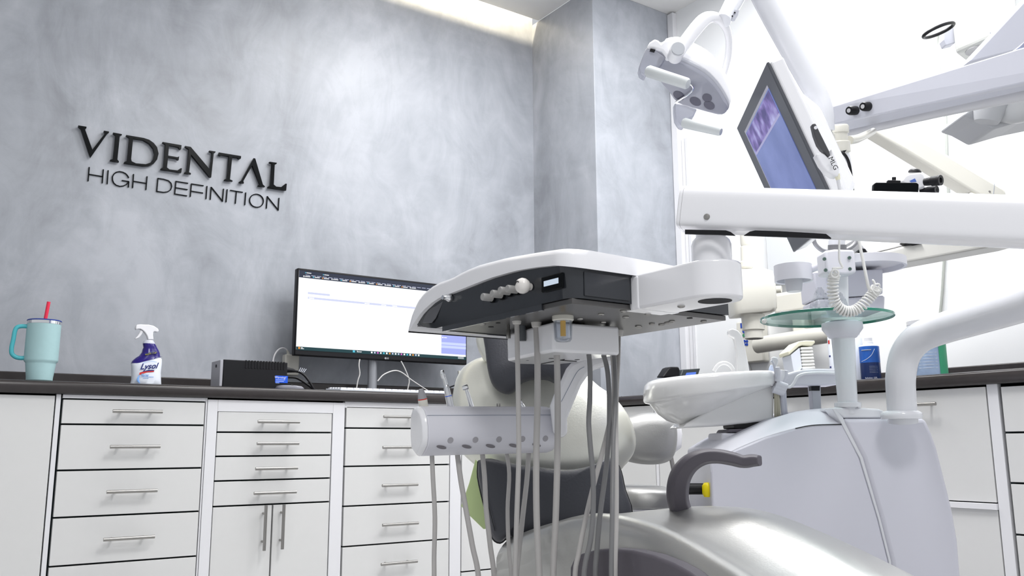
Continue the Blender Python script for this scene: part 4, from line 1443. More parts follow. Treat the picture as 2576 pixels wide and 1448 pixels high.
# mauve side cover with curved top
sc = P(1435, 1420, 1.815)
sc2_ = P(1775, 1450, 1.455)
scn = norm(np.cross(sc2_ - sc, Z3))
scn = scn if np.dot(scn, FW) < 0 else -scn
so_ = [(1432, 1500), (1433, 1425), (1442, 1405), (1460, 1392), (1500, 1381), (1540, 1379), (1590, 1383), (1640, 1395), (1690, 1415), (1730, 1437), (1775, 1470), (1800, 1520), (1800, 1600), (1440, 1600)]
part('side_cover', prism([hit(x, y, sc, scn) for x, y in so_], -scn * .035), PURPLEGREY, chair, smooth=30, bevel=.006, seg=3)
part('chair_base', [box(1.05, 1.45, 1.25, 1.75, .0, .05), box(1.20, 1.36, 1.50, 1.70, .05, .38)], LILAC, chair, smooth=0, bevel=.015, seg=3)
part('backrest_support', tube([A(1.32, 1.62, .40), A(1.42, 1.90, .52), bc - bn * .05], [.05, .05, .04], n=16, k=5), LILAC, chair, smooth=60)
# armrest
az = 1.92
ao = [(1716, 1290, .021), (1706, 1258, .022), (1706, 1222, .022), (1716, 1190, .021), (1738, 1164, .019), (1770, 1149, .0165), (1805, 1147, .0155), (1840, 1153, .0145), (1868, 1160, .0135), (1893, 1158, .0130), (1912, 1158, .0105)]
g = [P(x, y, az - .10 * i / 10) for i, (x, y, r) in enumerate(ao)]
q_ = spline(g, 5)
rr = [v[0] for v in spline([A(r, 0, 0) for _, _, r in ao], 5)]
rings = []
dn = norm(HF)
for i, p in enumerate(q_):
    t = norm(q_[min(i + 1, len(q_) - 1)] - q_[max(i - 1, 0)])
    w = norm(np.cross(t, dn))
    d2 = np.cross(w, t)
    R = rr[i]
    rings.append([p + w * R * a + d2 * R * b_ for a, b_ in ((-1, -.55), (-.55, -1.2), (.55, -1.2), (1, -.55), (1, .75), (.7, 1.1), (-.7, 1.1), (-1, .75))])
part('armrest', loft(rings), PURPLEGREY, chair, smooth=40, bevel=.002)

# cushions resting on the chair
lc = P(1390, 1260, 2.14)
ln = norm(-HF * .95 + Z3 * .30)
lo = [(1203, 1160), (1230, 1155), (1290, 1168), (1360, 1178), (1430, 1184), (1490, 1174), (1530, 1156), (1545, 1155), (1562, 1185), (1572, 1230), (1590, 1290), (1560, 1320), (1480, 1340), (1400, 1345), (1330, 1350), (1280, 1352), (1258, 1365), (1238, 1352), (1228, 1310), (1215, 1260), (1202, 1200)]
lp_ = [hit(x, y, lc, ln) for x, y in lo]
lp_ = spline(lp_ + [lp_[0]], 3)[:-1]
lum = thing('lumbar_cushion', 'charcoal leather cushion standing against the patient chair backrest', 'cushion', lc - Z3 * .08)
part('cover', puff(lp_, ln, .050, .03, 10, .42), GREYLEATHER, lum, smooth=80)
part('piping', tube([p for p in lp_] + [lp_[0]], .0024, n=6, k=1), BLACK, lum, smooth=60)
part('stitching', tube([hit(x, y, lc + ln * .030, ln) for x, y in ((1214, 1175), (1217, 1215), (1226, 1260), (1236, 1300), (1245, 1335))], .0008, n=6), INKBLK, lum)
gc = P(1190, 1240, 2.20)
go_ = [(1196, 1155), (1180, 1215), (1160, 1272), (1182, 1297), (1216, 1330), (1230, 1330), (1225, 1240), (1212, 1170)]
tag(part('green_card', prism([hit(x, y, gc, nrm_h) for x, y in go_], HF * .006), GREEN, None, smooth=0, bevel=.001), 'lime green board leaning behind the charcoal lumbar cushion', 'board')

# ------------------------------------------------------------------ dentist stool behind
STOOLV = mat('stool_silver_vinyl', (0.40, 0.40, 0.395), 0.42, 0.6, bump=(220, 0.1))
st = thing('operator_stool', 'silver swivel stool with bolster back and thin steel post behind the patient chair', 'stool', A(1.9, 1.95, 0))
zc = 2.62
so_ = [(1545, 1062), (1575, 1050), (1620, 1038), (1665, 1040), (1690, 1052), (1700, 1080), (1699, 1120), (1690, 1150), (1670, 1164), (1640, 1168), (1600, 1165), (1560, 1152), (1530, 1120), (1530, 1085)]
cc = P(1620, 1105, zc)
sp_ = [hit(x, y, cc, nrm_h) for x, y in so_]
sp_ = spline(sp_ + [sp_[0]], 3)[:-1]
part('back_bolster', puff(sp_, -HF + HR * .2, .05, .04, 8, .45), STOOLV, st, smooth=80)
part('back_shell', puff([hit(x, y, cc + HF * .05, nrm_h) for x, y in ((1690, 1060), (1713, 1070), (1716, 1090), (1714, 1125), (1695, 1140), (1685, 1100))], -HF, .012, .012, 5, .5), WHITEP, st, smooth=80)
part('back_post', tube([P(1688, 1150, zc + .03), P(1694, 1180, zc + .03), P(1697, 1205, zc + .03), P(1692, 1235, zc + .02), P(1684, 1262, zc), P(1680, 1275, zc)], .0085, n=14, flat=.5), STEEL, st, smooth=60)
a, b_ = P(1545, 1245, zc - .05), P(1692, 1245, zc - .05)
mid = (a + b_) / 2
part('seat', eloft([(a + Z3 * -.030, b_ - Z3 * .030, .15), (a + Z3 * -.026 - HR * .01, b_ - Z3 * .024 + HR * .0, .16), (a + Z3 * .010 - HR * .01, b_ + Z3 * .010 - HR * .0, .16), (a + Z3 * .026, b_ + Z3 * .024 - HR * .02, .14)], .15, 36, 3.0), STOOLV, st, smooth=60)
part('seat_pan', eloft([(a - Z3 * .045, b_ - Z3 * .045 - HR * .01, .14), (a - Z3 * .031, b_ - Z3 * .031 - HR * .002, .145)], .14, 30, 3.0), WHITEP, st, smooth=50)
part('seat_plate', obox(mid - Z3 * .055 + HR * .03, HR * .10, HF * .06, Z3 * .008), BLACK, st, smooth=0, bevel=.003)
part('lever', tube([P(1660, 1272, zc - .1), P(1684, 1268, zc - .1), P(1692, 1272, zc - .1)], .006, n=10), BLACK, st)
c = mid - Z3 * .06
part('gas_column', cyl(A(c[0], c[1], .09), c, .022), CHROME, st)
for i in range(5):
    a_ = i * 2 * math.pi / 5 + .3
    e = A(c[0] + .25 * math.cos(a_), c[1] + .25 * math.sin(a_), .07)
    part('foot', tube([A(c[0], c[1], .10), e], [.022, .012], n=10, k=1), CHROME, st)
    part('caster', cyl(e + A(-.01 * math.sin(a_), .01 * math.cos(a_), -.044), e + A(.01 * math.sin(a_), -.01 * math.cos(a_), -.044), .026), BLACK, st)

# ================================================================== chair-side unit: box, poles, spittoon
UC = P(2100, 1200, 2.05)


def uq(x, y, d=0.0):
    """point of the unit front plane; d metres behind it"""
    return hit(x, y, UC - nrm_h * d, nrm_h)


unit = thing('treatment_unit', 'lilac-white floor unit with curved shell panels right of the mauve armrest', 'treatment unit', A(UC[0] + .1, UC[1] + .1, 0))
ridge = [(1787, 1165), (1850, 1129), (1925, 1098), (2001, 1076), (2055, 1068), (2121, 1065)]
silh = [(1787, 1130), (1828, 1105), (1880, 1080), (1941, 1053), (2017, 1032), (2097, 1025)]
fl = [uq(x, y) for x, y in ridge]
gnd = [uq(2236, 1430), uq(2246, 1560), uq(2240, 1700)]
br, bl = uq(2246, 1560), uq(1787, 1560)
mid_ = [uq(x, y) for x, y in ((2163, 1151), (2209, 1303), (2236, 1411), (2244, 1500), (2244, 1600))]
lowz = .06
poly = fl + mid_ + [A(mid_[-1][0], mid_[-1][1], lowz), A(fl[0][0], fl[0][1], lowz)]
part('front_shell', prism(poly, -nrm_h * .10), LILAC, unit, smooth=30, bevel=.006, seg=3)
rowA = spline([uq(x, y, .002) for x, y in ridge], 4)
rowB = spline([uq(x, y, .11) for x, y in silh], 4)
rowM = [(a + b_) / 2 + Z3 * .004 for a, b_ in zip(rowA, rowB)]
part('top_shell', sheet([rowA, rowM, rowB], .02, -Z3), LILACL, unit, smooth=60)
sb_ = [uq(x, y, .112) for x, y in silh]
poly = sb_ + [uq(2225, 1035, .112), uq(2240, 1052, .112), uq(2330, 1056, .112), uq(2375, 1230, .112), uq(2405, 1448, .112), uq(2408, 1600, .112)]
poly += [A(poly[-1][0], poly[-1][1], lowz), A(sb_[0][0], sb_[0][1], lowz)]
part('rear_body', prism(poly, -nrm_h * .30), LILAC, unit, smooth=30, bevel=.010, seg=3)
rs = [uq(x, y, -.008) for x, y in ((2121, 1052), (2329, 1052), (2345, 1088), (2358, 1125), (2384, 1227), (2399, 1290), (2411, 1360), (2418, 1448), (2424, 1600))]
ls = [uq(x, y, -.008) for x, y in ((2255, 1600), (2252, 1500), (2243, 1411), (2216, 1303), (2172, 1151))]
poly = rs + [A(rs[-1][0], rs[-1][1], lowz), A(ls[0][0], ls[0][1], lowz)] + ls
part('side_shell', prism(poly, -nrm_h * .14), LILAC, unit, smooth=30, bevel=.010, seg=3)
strip = [uq(x, y, -.002) for x, y in ((2100, 1027), (2121, 1050), (2172, 1151), (2216, 1303), (2243, 1411), (2252, 1500), (2244, 1500), (2236, 1411), (2209, 1303), (2163, 1151), (2116, 1064), (2093, 1027))]
part('white_strip', prism(strip, -nrm_h * .05), ENAMEL, unit, smooth=30, bevel=.0015)
cap = [uq(x, y, -.001) for x, y in ((2094, 1028), (2102, 1024), (2150, 1024), (2212, 1028), (2226, 1034), (2240, 1051), (2122, 1051))]
part('top_cap', prism(cap, -nrm_h * .24), ENAMEL, unit, smooth=30, bevel=.006, seg=3)
part('seam_line', tube([uq(x, y, -.0003) for x, y in ((2001, 1077), (2030, 1071), (2060, 1068), (2123, 1066.5))], .0012, n=6), INKBLK, unit)
part('black_pipe', tube([uq(1725, 1229, .05), uq(1778, 1229, .05)], [.0135, .0135], n=16, k=1), BLACK, unit)
part('yellow_valve', lathe([(.008, -.016), (.012, -.008), (.012, .010), (.007, .017), (0, .018)], uq(1779, 1232, .03), n=20), mat('yellow_plastic', (0.85, 0.70, 0.0), 0.4), unit, smooth=50)

# light pole with glass tray
PZ = 2.10
pc = P(2133, 1020, PZ)
kp = PZ / F_PX
top = P(2124, 846, PZ)
pole = thing('tray_pole', 'white tapered pole on the unit carrying the round glass tray', 'pole', pc)
ztop = top[2]
part('pole_shaft', lathe([(23.5 * kp, -.02), (23.5 * kp, .0), (28.5 * kp, ztop - pc[2])], pc, n=36), ENAMEL, pole, smooth=50)
part('base_ring', lathe([(32 * kp, -.004), (32.5 * kp, .002), (32 * kp, .007), (24 * kp, .009)], pc, n=36), ENAMEL, pole, smooth=50)
tp = A(pc[0], pc[1], ztop)
gz = P(2116, 803, PZ)[2]
part('tray_cup', lathe([(27 * kp, -.002), (34 * kp, .001), (50 * kp, .022), (50 * kp, .034), (49.6 * kp, .0343), (49.6 * kp, .036), (49.6 * kp, .0365), (46 * kp, gz - ztop - .006), (40 * kp, gz - ztop - .0005), (0, gz - ztop - .0005)], tp, n=44), LILACL, pole, smooth=40)
gc_ = P(2078, 803, PZ)
gt = thing('glass_tray', 'round clear glass tray with green edge on top of the white pole', 'tray', A(gc_[0], gc_[1], gz))
GR = .1535
part('glass_disc', lathe([(0, .0), (GR - .001, .0), (GR - .0005, .0065), (0, .0065)], A(gc_[0], gc_[1], gz + .0001), n=72), GLASS, gt, smooth=40)
part('polished_edge', lathe([(GR - .0003, .0), (GR + .0006, .0006), (GR + .0006, .0059), (GR - .0003, .0065), (GR - .0003, .0)], A(gc_[0], gc_[1], gz + .0001), n=72), GLASSEDGE, gt, smooth=50)
# crumpled clear film and paper cups on it
fz = gz + .0072
fcx = P(2060, 775, PZ)


def crumple(name, px0, px1, py0, py1, z, seed, m, parent, n=9):
    rng = np.random.RandomState(seed)
    rows_ = []
    for i in range(n):
        row = []
        for j in range(n):
            u, v = i / (n - 1), j / (n - 1)
            wv = 1 - .75 * v ** 1.5
            x = px0 + (px1 - px0) * (.5 + (u - .5) * wv)
            y = py1 + (py0 - py1) * v
            p = P(x, y, z + .03 * math.sin(u * 9 + v * 4) + rng.uniform(-.012, .012))
            row.append(p)
        rows_.append(row)
    return part(name, sheet(rows_), m, parent, smooth=20)


film = thing('clear_film', 'crumpled clear plastic film standing on the glass tray', 'plastic film', A(fcx[0], fcx[1], fz))
FILM = clear('thin_clear_film', (0.93, 0.94, 0.97), 0.5, 0.32, rough=0.12)
crumple('sheet_fold', 2035, 2092, 722, 778, 2.02, 3, FILM, film)
crumple('sheet_fold', 2092, 2135, 735, 776, 2.05, 8, FILM, film)
pk = thing('paper_packet', 'flat white paper packet lying on the left of the glass tray', 'packet', P(1990, 800, 2.1))
a = A(gc_[0], gc_[1], fz)
part('wrapper', [obox(a - HR * .06 + HF * .02 + Z3 * .006, HR * .055, HF * .045, Z3 * .005)], GAUZE, pk, bevel=.003, smooth=0)
part('wrapper_tip', tube([P(1928, 803, 2.08), P(1922, 808, 2.08), P(1918, 812, 2.08)], [.003, .006, .002], n=8), GAUZE, pk)

# upper pole, clamp, shelf
up_ = thing('upright_post', 'white upright post with screw clamp above the glass tray', 'post', A(tp[0], tp[1], gz + .007))
kq = 2.12 / F_PX
b0, b1 = P(2108, 770, 2.12), P(2107, 640, 2.12)
b0[2] = gz + .0070
part('pole_shaft', tube([b0, P(2108, 700, 2.12), P(2107, 640, 2.12)], 24 * kq, n=32, k=1), ENAMEL, up_, smooth=50)
part('pole_shaft', tube([P(2107, 640, 2.12), P(2106, 600, 2.12), P(2126, 500, 2.12), P(2124, 430, 2.12), P(2116, 375, 2.12)], [21 * kq, 20 * kq, 20 * kq, 20 * kq, 17 * kq], n=28, k=6), ENAMEL, up_, smooth=50)
part('grey_collar', cyl(P(2106, 637, 2.12), P(2106, 616, 2.12), 22.5 * kq, n=32), mat('dark_grey_collar', (0.18, 0.18, 0.19), 0.4), up_)
cl0 = P(2103, 665, 2.10)
part('clamp_block', prism([cl0 + HR * x * kq - HF * .03 + Z3 * y * kq for x, y in ((-37, 29), (-10, 33), (37, 31), (38, -27), (10, -32), (-37, -27))], HF * .06), LILACL, up_, smooth=30, bevel=.006, seg=3)
for x, y in ((2074, 651), (2137, 648), (2077, 679), (2138, 676)):
    part('clamp_screw', lathe([(.0042, -.002), (.0042, .001), (.002, .0012), (0, -.0005)], P(x, y, 2.067), -HF, 12), mat('green_grey_metal', (0.12, 0.18, 0.16), 0.4, .5), up_, smooth=30)
part('spiral_cable', tube([P(2046, 600, 2.2), P(2052, 615, 2.2), P(2066, 628, 2.2), P(2080, 632, 2.2)], .0055, n=10), mat('metal_conduit', (0.35, 0.35, 0.37), 0.35, .6), up_, smooth=60)
part('spiral_cable', tube([P(2128, 628, 2.2), P(2140, 622, 2.2), P(2152, 612, 2.2), P(2160, 600, 2.2)], .0055, n=10), mat('metal_conduit', (0.35, 0.35, 0.37), 0.35, .6), up_, smooth=60)

shf = thing('side_shelf', 'lilac-white round shelf with cup ring clamped to the upright pole', 'shelf', P(2110, 700, 2.25))
hz2 = P(2200, 664, 2.32)[2]
sc_ = A(*(P(2175, 660, 2.32)[:2]), 0)
SR = .103
part('shelf_disc', lathe([(0, .012), (SR * .92, .012), (SR * .93, .0), (SR, .0), (SR, .022), (SR * .93, .024), (0, .0235)], sc_ + Z3 * (hz2 - .012), n=60), LILACL, shf, smooth=40)
cc_ = P(1996, 700, 2.20)
kc = 2.2 / F_PX
part('cup_ring', lathe([(46 * kc, 0), (46 * kc, 41 * kc), (41 * kc, 42 * kc), (41 * kc, 2 * kc), (46 * kc, 0)], cc_ - Z3 * .008, n=44), LILACL, shf, smooth=40)
part('ring_plate', cyl(cc_ + Z3 * .010, cc_ + Z3 * .014, 42 * kc, n=40), LILACL, shf, smooth=40)
a0_, a1_ = cc_ + HR * 40 * kc + Z3 * .022, P(2070, 672, 2.18)
part('shelf_arm', tube([cc_ + HR * 36 * kc + Z3 * .020, P(2052, 673, 2.19), P(2075, 664, 2.17)], [.011, .009, .012], n=16, flat=.7, ref=Z3), LILACL, shf, smooth=60)
cup = thing('plastic_cup', 'translucent white plastic cup held in the shelf ring', 'cup', cc_ - Z3 * .034)
part('cup_wall', lathe([(17.5 * kc, -.034), (19 * kc, -.030), (24 * kc, .009), (22.5 * kc, .009), (18 * kc, -.028), (0, -.028)], cc_, n=32), clear('frosted_cup', (0.85, 0.86, 0.90), 0.1, 0.6), cup, smooth=50)
cbx = thing('control_box', 'lilac-white drawer-like box hanging under the side shelf', 'box', P(2140, 781, 2.32))
pb0 = P(2137, 725, 2.33)
part('box_body', prism([hit(x, y, pb0, nrm_h) for x, y in ((2047, 683), (2222, 676), (2222, 738), (2211, 741), (2134, 746), (2054, 750))], HF * .12), LILAC, cbx, smooth=30, bevel=.004)
part('box_base', prism([hit(x, y, pb0, nrm_h) for x, y in ((2054, 752), (2134, 748), (2221, 742), (2228, 744), (2226, 781), (2060, 785))], HF * .12), LILAC, cbx, smooth=30, bevel=.006)
bk = thing('black_clip_lamp', 'small black clip object standing on the round side shelf', 'clip', P(2160, 650, 2.3))
part('body', prism([P(x, y, 2.27) for x, y in ((2160, 629), (2166, 623), (2178, 624), (2186, 638), (2185, 650), (2162, 650))], HF * .03), BLACK, bk, smooth=30, bevel=.004)
part('stem', tube([P(2136, 650, 2.27), P(2150, 642, 2.28), P(2165, 640, 2.28)], [.008, .006, .009], n=10), BLACK, bk)
part('green_tip', cyl(P(2131, 634, 2.27), P(2139, 638, 2.27), .005), mat('green_plastic', (0.01, 0.30, 0.08), 0.4), bk)

# coiled white cord looped in front of the pole
path = spline([P(x, y, 1.90) for x, y in ((2100, 690), (2096, 705), (2095, 735), (2102, 763), (2120, 780), (2142, 783), (2164, 772), (2186, 750), (2200, 733), (2206, 722))], 40)
hel = []
N = len(path)
u = None
turns = 31
for i, p in enumerate(path):
    t = norm(path[min(i + 1, N - 1)] - path[max(i - 1, 0)])
    if u is None:
        u, _ = perp(t)
    u = norm(u - t * np.dot(u, t))
    w = np.cross(t, u)
    a_ = 2 * math.pi * turns * i / (N - 1)
    hel.append(p + .0108 * (math.cos(a_) * u + math.sin(a_) * w))
CORD = mat('white_coiled_cord', (0.80, 0.80, 0.78), 0.35)
cord = thing('spiral_lead', 'white coiled cord hanging in a U above the green-edged glass tray', 'cord', path[N // 2])
part('coil', tube(hel, .0022, n=6, k=1), CORD, cord, smooth=80)
part('top_loop', tube([P(2100 + 9.5 * math.cos(a_), 688 + 10 * math.sin(a_), 1.885) for a_ in np.linspace(0, 6.6, 16)], .0022, n=8, k=2), CORD, cord, smooth=80)
part('straight_end', tube([P(2108, 694, 1.89), P(2095, 676, 1.89), P(2108, 674, 1.89), P(2118, 673, 1.89), P(2118, 668, 1.89), P(2112, 655, 1.89), P(2111, 630, 1.89), P(2112, 596, 1.89), P(2113, 560, 1.90)], .0024, n=8), CORD, cord, smooth=80)
part('straight_end', tube([P(2158, 560, 1.91), P(2160, 600, 1.90), P(2170, 650, 1.895), P(2180, 700, 1.89), P(2186, 725, 1.895), P(2196, 735, 1.90)], .0034, n=8), CORD, cord, smooth=80)
for dx, dy, s in ((0, -24, 1), (14, -14, -1), (14, 2, 1), (4, 10, -1)):
    part('tangled_loop', tube([P(2196 + dx * t + s * 4 * math.sin(t * math.pi), 728 + dy * t + 4 * s * math.sin(t * math.pi) * (dx > 0), 1.885) for t in np.linspace(0, 1, 5)] +
                              [P(2200 + dx * t, 730 + dy * t + 2, 1.89) for t in np.linspace(.9, 0, 4)], .0022, n=6, k=3), CORD, cord, smooth=80)

# big white tube bending up from the unit to the right edge
tb = unit
part('swivel_tube', tube([P(2272, 1062, 2.0), P(2267, 1000, 2.0), P(2266, 945, 1.99), P(2278, 890, 1.98), P(2312, 850, 1.95), P(2370, 826, 1.90), P(2450, 802, 1.80), P(2600, 756, 1.62), P(2720, 716, 1.50), ARM1 - Z3 * .088],
                  [.0325, .0325, .0325, .033, .034, .034, .034, .034, .034, .034], n=40, k=8), ENAMEL, tb, smooth=80)
part('arm_joint', lathe([(.040, -.135), (.046, -.130), (.046, .040), (.040, .046), (0, .048)], ARM1 - dv * .02, Z3, 36), ENAMEL, tb, smooth=40)
part('base_ring', lathe([(.044, -.005), (.0455, .002), (.045, .008), (.038, .013), (.033, .014)], P(2268, 1048, 2.0), n=40), ENAMEL, tb, smooth=60)

# spittoon
sp = thing('spittoon', 'white porcelain spittoon bowl and block behind the chair', 'spittoon', P(1800, 1070, 2.3))
ZS = 2.32
lvS = [((1640, 957), (1942, 937), .150), ((1630, 961), (1945, 940), .157), ((1623, 970), (1948, 945), .1605), ((1620, 985), (1949, 952), .163), ((1620, 1006), (1949, 964), .163), ((1622, 1011), (1948, 967), .162), ((1626, 1014), (1947, 969), .159),
       ((1632, 1015.5), (1946, 970), .153), ((1636, 1016), (1945, 971), .149), ((1644, 1026), (1915, 982), .140), ((1656, 1041), (1868, 1000), .120), ((1678, 1057), (1816, 1026), .090), ((1700, 1066), (1770, 1054), .055), ((1715, 1069), (1740, 1066), .02)]
part('bowl', eloft([(P(*a, ZS), P(*b_, ZS), d) for a, b_, d in lvS], .15, 72, 2.15), PORCELAIN, sp, smooth=75)
spo = P(1850, 1020, 2.24)
blk = [hit(x, y, spo, nrm_h) for x, y in ((1716, 1076), (1728, 1064), (1790, 1028), (1850, 990), (1900, 971), (1944, 966), (1947, 975), (1947, 1055), (1880, 1065), (1800, 1072))]
part('block', prism(blk, HF * .2), PORCELAIN, sp, smooth=30, bevel=.012, seg=4)
part('bracket', prism([hit(x, y, spo, nrm_h) for x, y in ((1846, 1068), (1935, 1060), (1935, 1080), (1848, 1077))], HF * .12), BLACK, sp, smooth=0, bevel=.002)
part('bracket_foot', prism([hit(x, y, spo, nrm_h) for x, y in ((1828, 1087), (1834, 1079), (1880, 1077), (1900, 1087))], HF * .12), mat('dark_foot', (0.10, 0.09, 0.11), 0.4), sp, smooth=0, bevel=.002)
part('foot_block', prism([hit(x, y, spo, nrm_h) for x, y in ((1815, 1088), (1960, 1088), (1960, 1200), (1820, 1200))], HF * .16), LILACL, sp, smooth=0, bevel=.006)
v3 = crop(400 / 1931, 1780, 780)
fo = [(255, 250), (275, 228), (310, 222), (370, 243), (420, 300), (450, 400), (480, 560), (500, 660), (515, 760), (360, 765), (358, 660), (352, 520), (340, 400), (325, 335), (280, 318), (258, 290)]
part('water_filler', prism([P(*v3(q_), 2.27) for q_ in fo], HF * .022), PORCELAIN, sp, smooth=30, bevel=.005, seg=3)
part('rinse_spout', tube([P(*v3(q_), 2.26) for q_ in ((76, 742), (110, 685), (155, 648), (210, 640), (268, 665), (305, 710), (318, 765))], .0052, n=16), PORCELAIN, sp, smooth=80)

# assistant arm with suction handles
asa = thing('suction_holder', 'white curved suction holder arm between spittoon and pole', 'suction holder', P(2030, 970, 2.25))
ho2 = [(835, 880), (890, 800), (960, 768), (1060, 738), (1150, 720), (1300, 708), (1420, 708), (1600, 716), (1600, 905), (1300, 910), (1060, 915), (1010, 935), (960, 938), (915, 925), (870, 960), (820, 930)]
pA = P(2030, 960, 2.24)
part('holder_arm', prism([hit(*v3(q_), pA, nrm_h) for q_ in ho2], HF * .09), LILACL, asa, smooth=30, bevel=.008, seg=3)
part('arm_lip', tube([hit(*v3(q_), pA + nrm_h * .003, nrm_h) for q_ in ((930, 920), (1000, 930), (1050, 880), (1090, 810), (1160, 775), (1280, 762), (1420, 760), (1560, 765))], .004, n=10), WHITEP, asa, smooth=70)
part('support_leg', prism([hit(*v3(q_), pA - nrm_h * .03, nrm_h) for q_ in ((1258, 905), (1375, 905), (1385, 1215), (1285, 1215))], HF * .03), mat('grey_leg', (0.50, 0.51, 0.55), 0.4), asa, smooth=0, bevel=.002)
part('leg_top', prism([hit(*v3(q_), pA - nrm_h * .028, nrm_h) for q_ in ((1258, 905), (1362, 905), (1362, 975), (1262, 975))], HF * .02), BLACK, asa, smooth=0)
for i, (x, y) in enumerate(((880, 975), (900, 940), (915, 905))):
    c = P(*v3((x - 30, y)), 2.225)
    part('cradle_roll', tube([c - HR * .012 + Z3 * .004, c + HR * .016 - Z3 * .006], .0095, n=18, k=1), LILACL, asa, smooth=50)
for x, x2, m_, r in ((825, 830, PALEYELLOW, .0045), (850, 868, PALEYELLOW, .0050), (905, 925, GREYARM, .0058), (935, 955, GREYARM, .0045)):
    part('suction_hose', tube([P(*v3((x, 985)), 2.235), P(*v3((x + 6, 1120)), 2.235), P(*v3((x2, 1300)), 2.235), P(*v3((x2 + 10, 1500)), 2.3)], r, n=12), m_ if m_ is not PALEYELLOW else mat('yellowed_hose', (0.50, 0.47, 0.36), 0.5), asa, smooth=60)
sh1 = thing('air_syringe', 'white suction handle with grey lever leaning in the holder', 'handpiece', P(*v3((830, 850)), 2.22))
part('head', prism([P(*v3(q_), 2.215) for q_ in ((775, 580), (800, 560), (850, 572), (868, 600), (850, 660), (825, 690), (800, 640))], HF * .012), WHITEP, sh1, smooth=30, bevel=.003)
part('lever', tube([P(*v3(q_), 2.212) for q_ in ((772, 610), (800, 660), (820, 740), (835, 830))], .0028, n=10), GREYARM, sh1)
part('handle_body', tube([P(*v3(q_), 2.225) for q_ in ((845, 690), (850, 760), (845, 860))], [.006, .008, .008], n=16), LILACL, sh1)
sh2 = thing('suction_wand', 'short white suction handle behind the levered one in the holder', 'handpiece', P(*v3((900, 850)), 2.26))
part('handle_body', tube([P(*v3(q_), 2.245) for q_ in ((905, 725), (900, 790), (880, 860))], [.008, .0085, .008], n=16), WHITEP, sh2)
part('adapter_tip', tube([P(*v3(q_), 2.245) for q_ in ((945, 728), (940, 800), (915, 860))], [.0065, .007, .006], n=16), LILACL, sh2)
sh3 = thing('saliva_ejector', 'pale blue-edged white handle leftmost in the suction holder', 'handpiece', P(*v3((790, 850)), 2.26))
part('handle_body', tube([P(*v3(q_), 2.25) for q_ in ((785, 665), (782, 730), (800, 800), (830, 860))], [.005, .0085, .008, .007], n=16), mat('pale_blue_plastic', (0.62, 0.70, 0.88), 0.3), sh3)

# ================================================================== things on the right counter and white wall
gz_ = thing('gauze_dispenser', 'open dispenser holding a stack of white gauze pads', 'dispenser', P(2020, 940, 3.0))
pG = P(2020, 900, 3.0)
gq = lambda q_, d=0: hit(*v3(q_), pG - nrm_h * d, nrm_h)
part('side_wall', prism([gq(q_) for q_ in ((1010, 540), (1120, 450), (1150, 700), (1100, 760), (1050, 760))], HF * .10), LABELW, gz_, smooth=0, bevel=.002)
part('lid', prism([gq(q_, -.004) for q_ in ((980, 500), (1105, 378), (1195, 365), (1303, 367), (1308, 395), (1270, 432), (1150, 425), (1110, 440), (990, 545))], HF * .11), PALEYELLOW, gz_, smooth=0, bevel=.003)
for i in range(7):
    y0 = 448 + i * 39
    part('gauze_pad', prism([gq(q_, -.006) for q_ in ((1132 + i * 3, y0), (1280 + i * 5, y0 - 4), (1284 + i * 5, y0 + 30), (1136 + i * 3, y0 + 34))], HF * .09), GAUZE, gz_, smooth=0, bevel=.004, seg=2)
# its foot reaches the counter
fb_ = gq((1200, 740), .02)
part('stand', box(fb_[0] - .04, fb_[0] + .04, fb_[1] - .03, fb_[1] + .03, CT + .0005, fb_[2]), LABELW, gz_, smooth=0, bevel=.003)


def counter_bottle(kind, label, cat, px, pyb, pyt, wpx, Xp, prof, m, caps, label_band=None):
    """round bottle standing on the counter: position on plane X=Xp"""
    b_ = PX(px, pyb, Xp)
    b_[2] = CT
    z_ = np.dot(b_ - CAM, FW)
    k_ = z_ / F_PX
    H_ = PX(px, pyt, Xp)[2] - CT
    R_ = wpx / 2 * k_
    t = thing(kind, label, cat, b_)
    part('bottle_body', lathe([(r * R_, h * H_) for r, h in prof], b_, n=36), m, t, smooth=40)
    for nm, pr, mm in caps:
        part(nm, lathe([(r * R_, h * H_) for r, h in pr], b_, n=30), mm, t, smooth=35)
    if label_band:
        for nm, (h0, h1), mm in label_band:
            part(nm, lathe([(R_ * 1.008, h0 * H_), (R_ * 1.012, h0 * H_ + .001), (R_ * 1.012, h1 * H_ - .001), (R_ * 1.008, h1 * H_)], b_, n=36), mm, t, smooth=35)
    return t, b_, R_, H_


BLUEGRAD = mat('blue_bottle_label', (0.02, 0.12, 0.50), 0.25, noise=(14, 0.5))
BLUEDARK = mat('dark_blue_label', (0.005, 0.02, 0.10), 0.25)
t, b_, R_, H_ = counter_bottle('solution_bottle', 'round bottle with bright and dark blue label and white cap', 'bottle', 2192, 955, 848, 48, 2.82,
                               [(0, 0), (.97, 0), (1, .02), (1, .78), (.9, .82), (.5, .84)], LABELW,
                               [('cap', [(.42, .84), (.46, .845), (.46, .90), (.40, .91), (.40, .99), (.36, 1.0), (0, 1.0)], WHITEP)],
                               [('blue_label', (.42, .79), BLUEGRAD), ('dark_label', (.03, .42), BLUEDARK)])
nb = -norm(A(b_[0] - CAM[0], b_[1] - CAM[1], 0))
rb = np.cross(Z3, nb)
part('label_arc', tube([b_ + nb * (R_ * 1.03) * math.cos(a_) + rb * (R_ * 1.03) * math.sin(a_) + Z3 * (H_ * (.42 + .30 * s_)) for a_, s_ in ((-.9, .1), (-.3, .25), (.2, .55), (.55, 1.0))], .0008, n=6), LABELW, t)
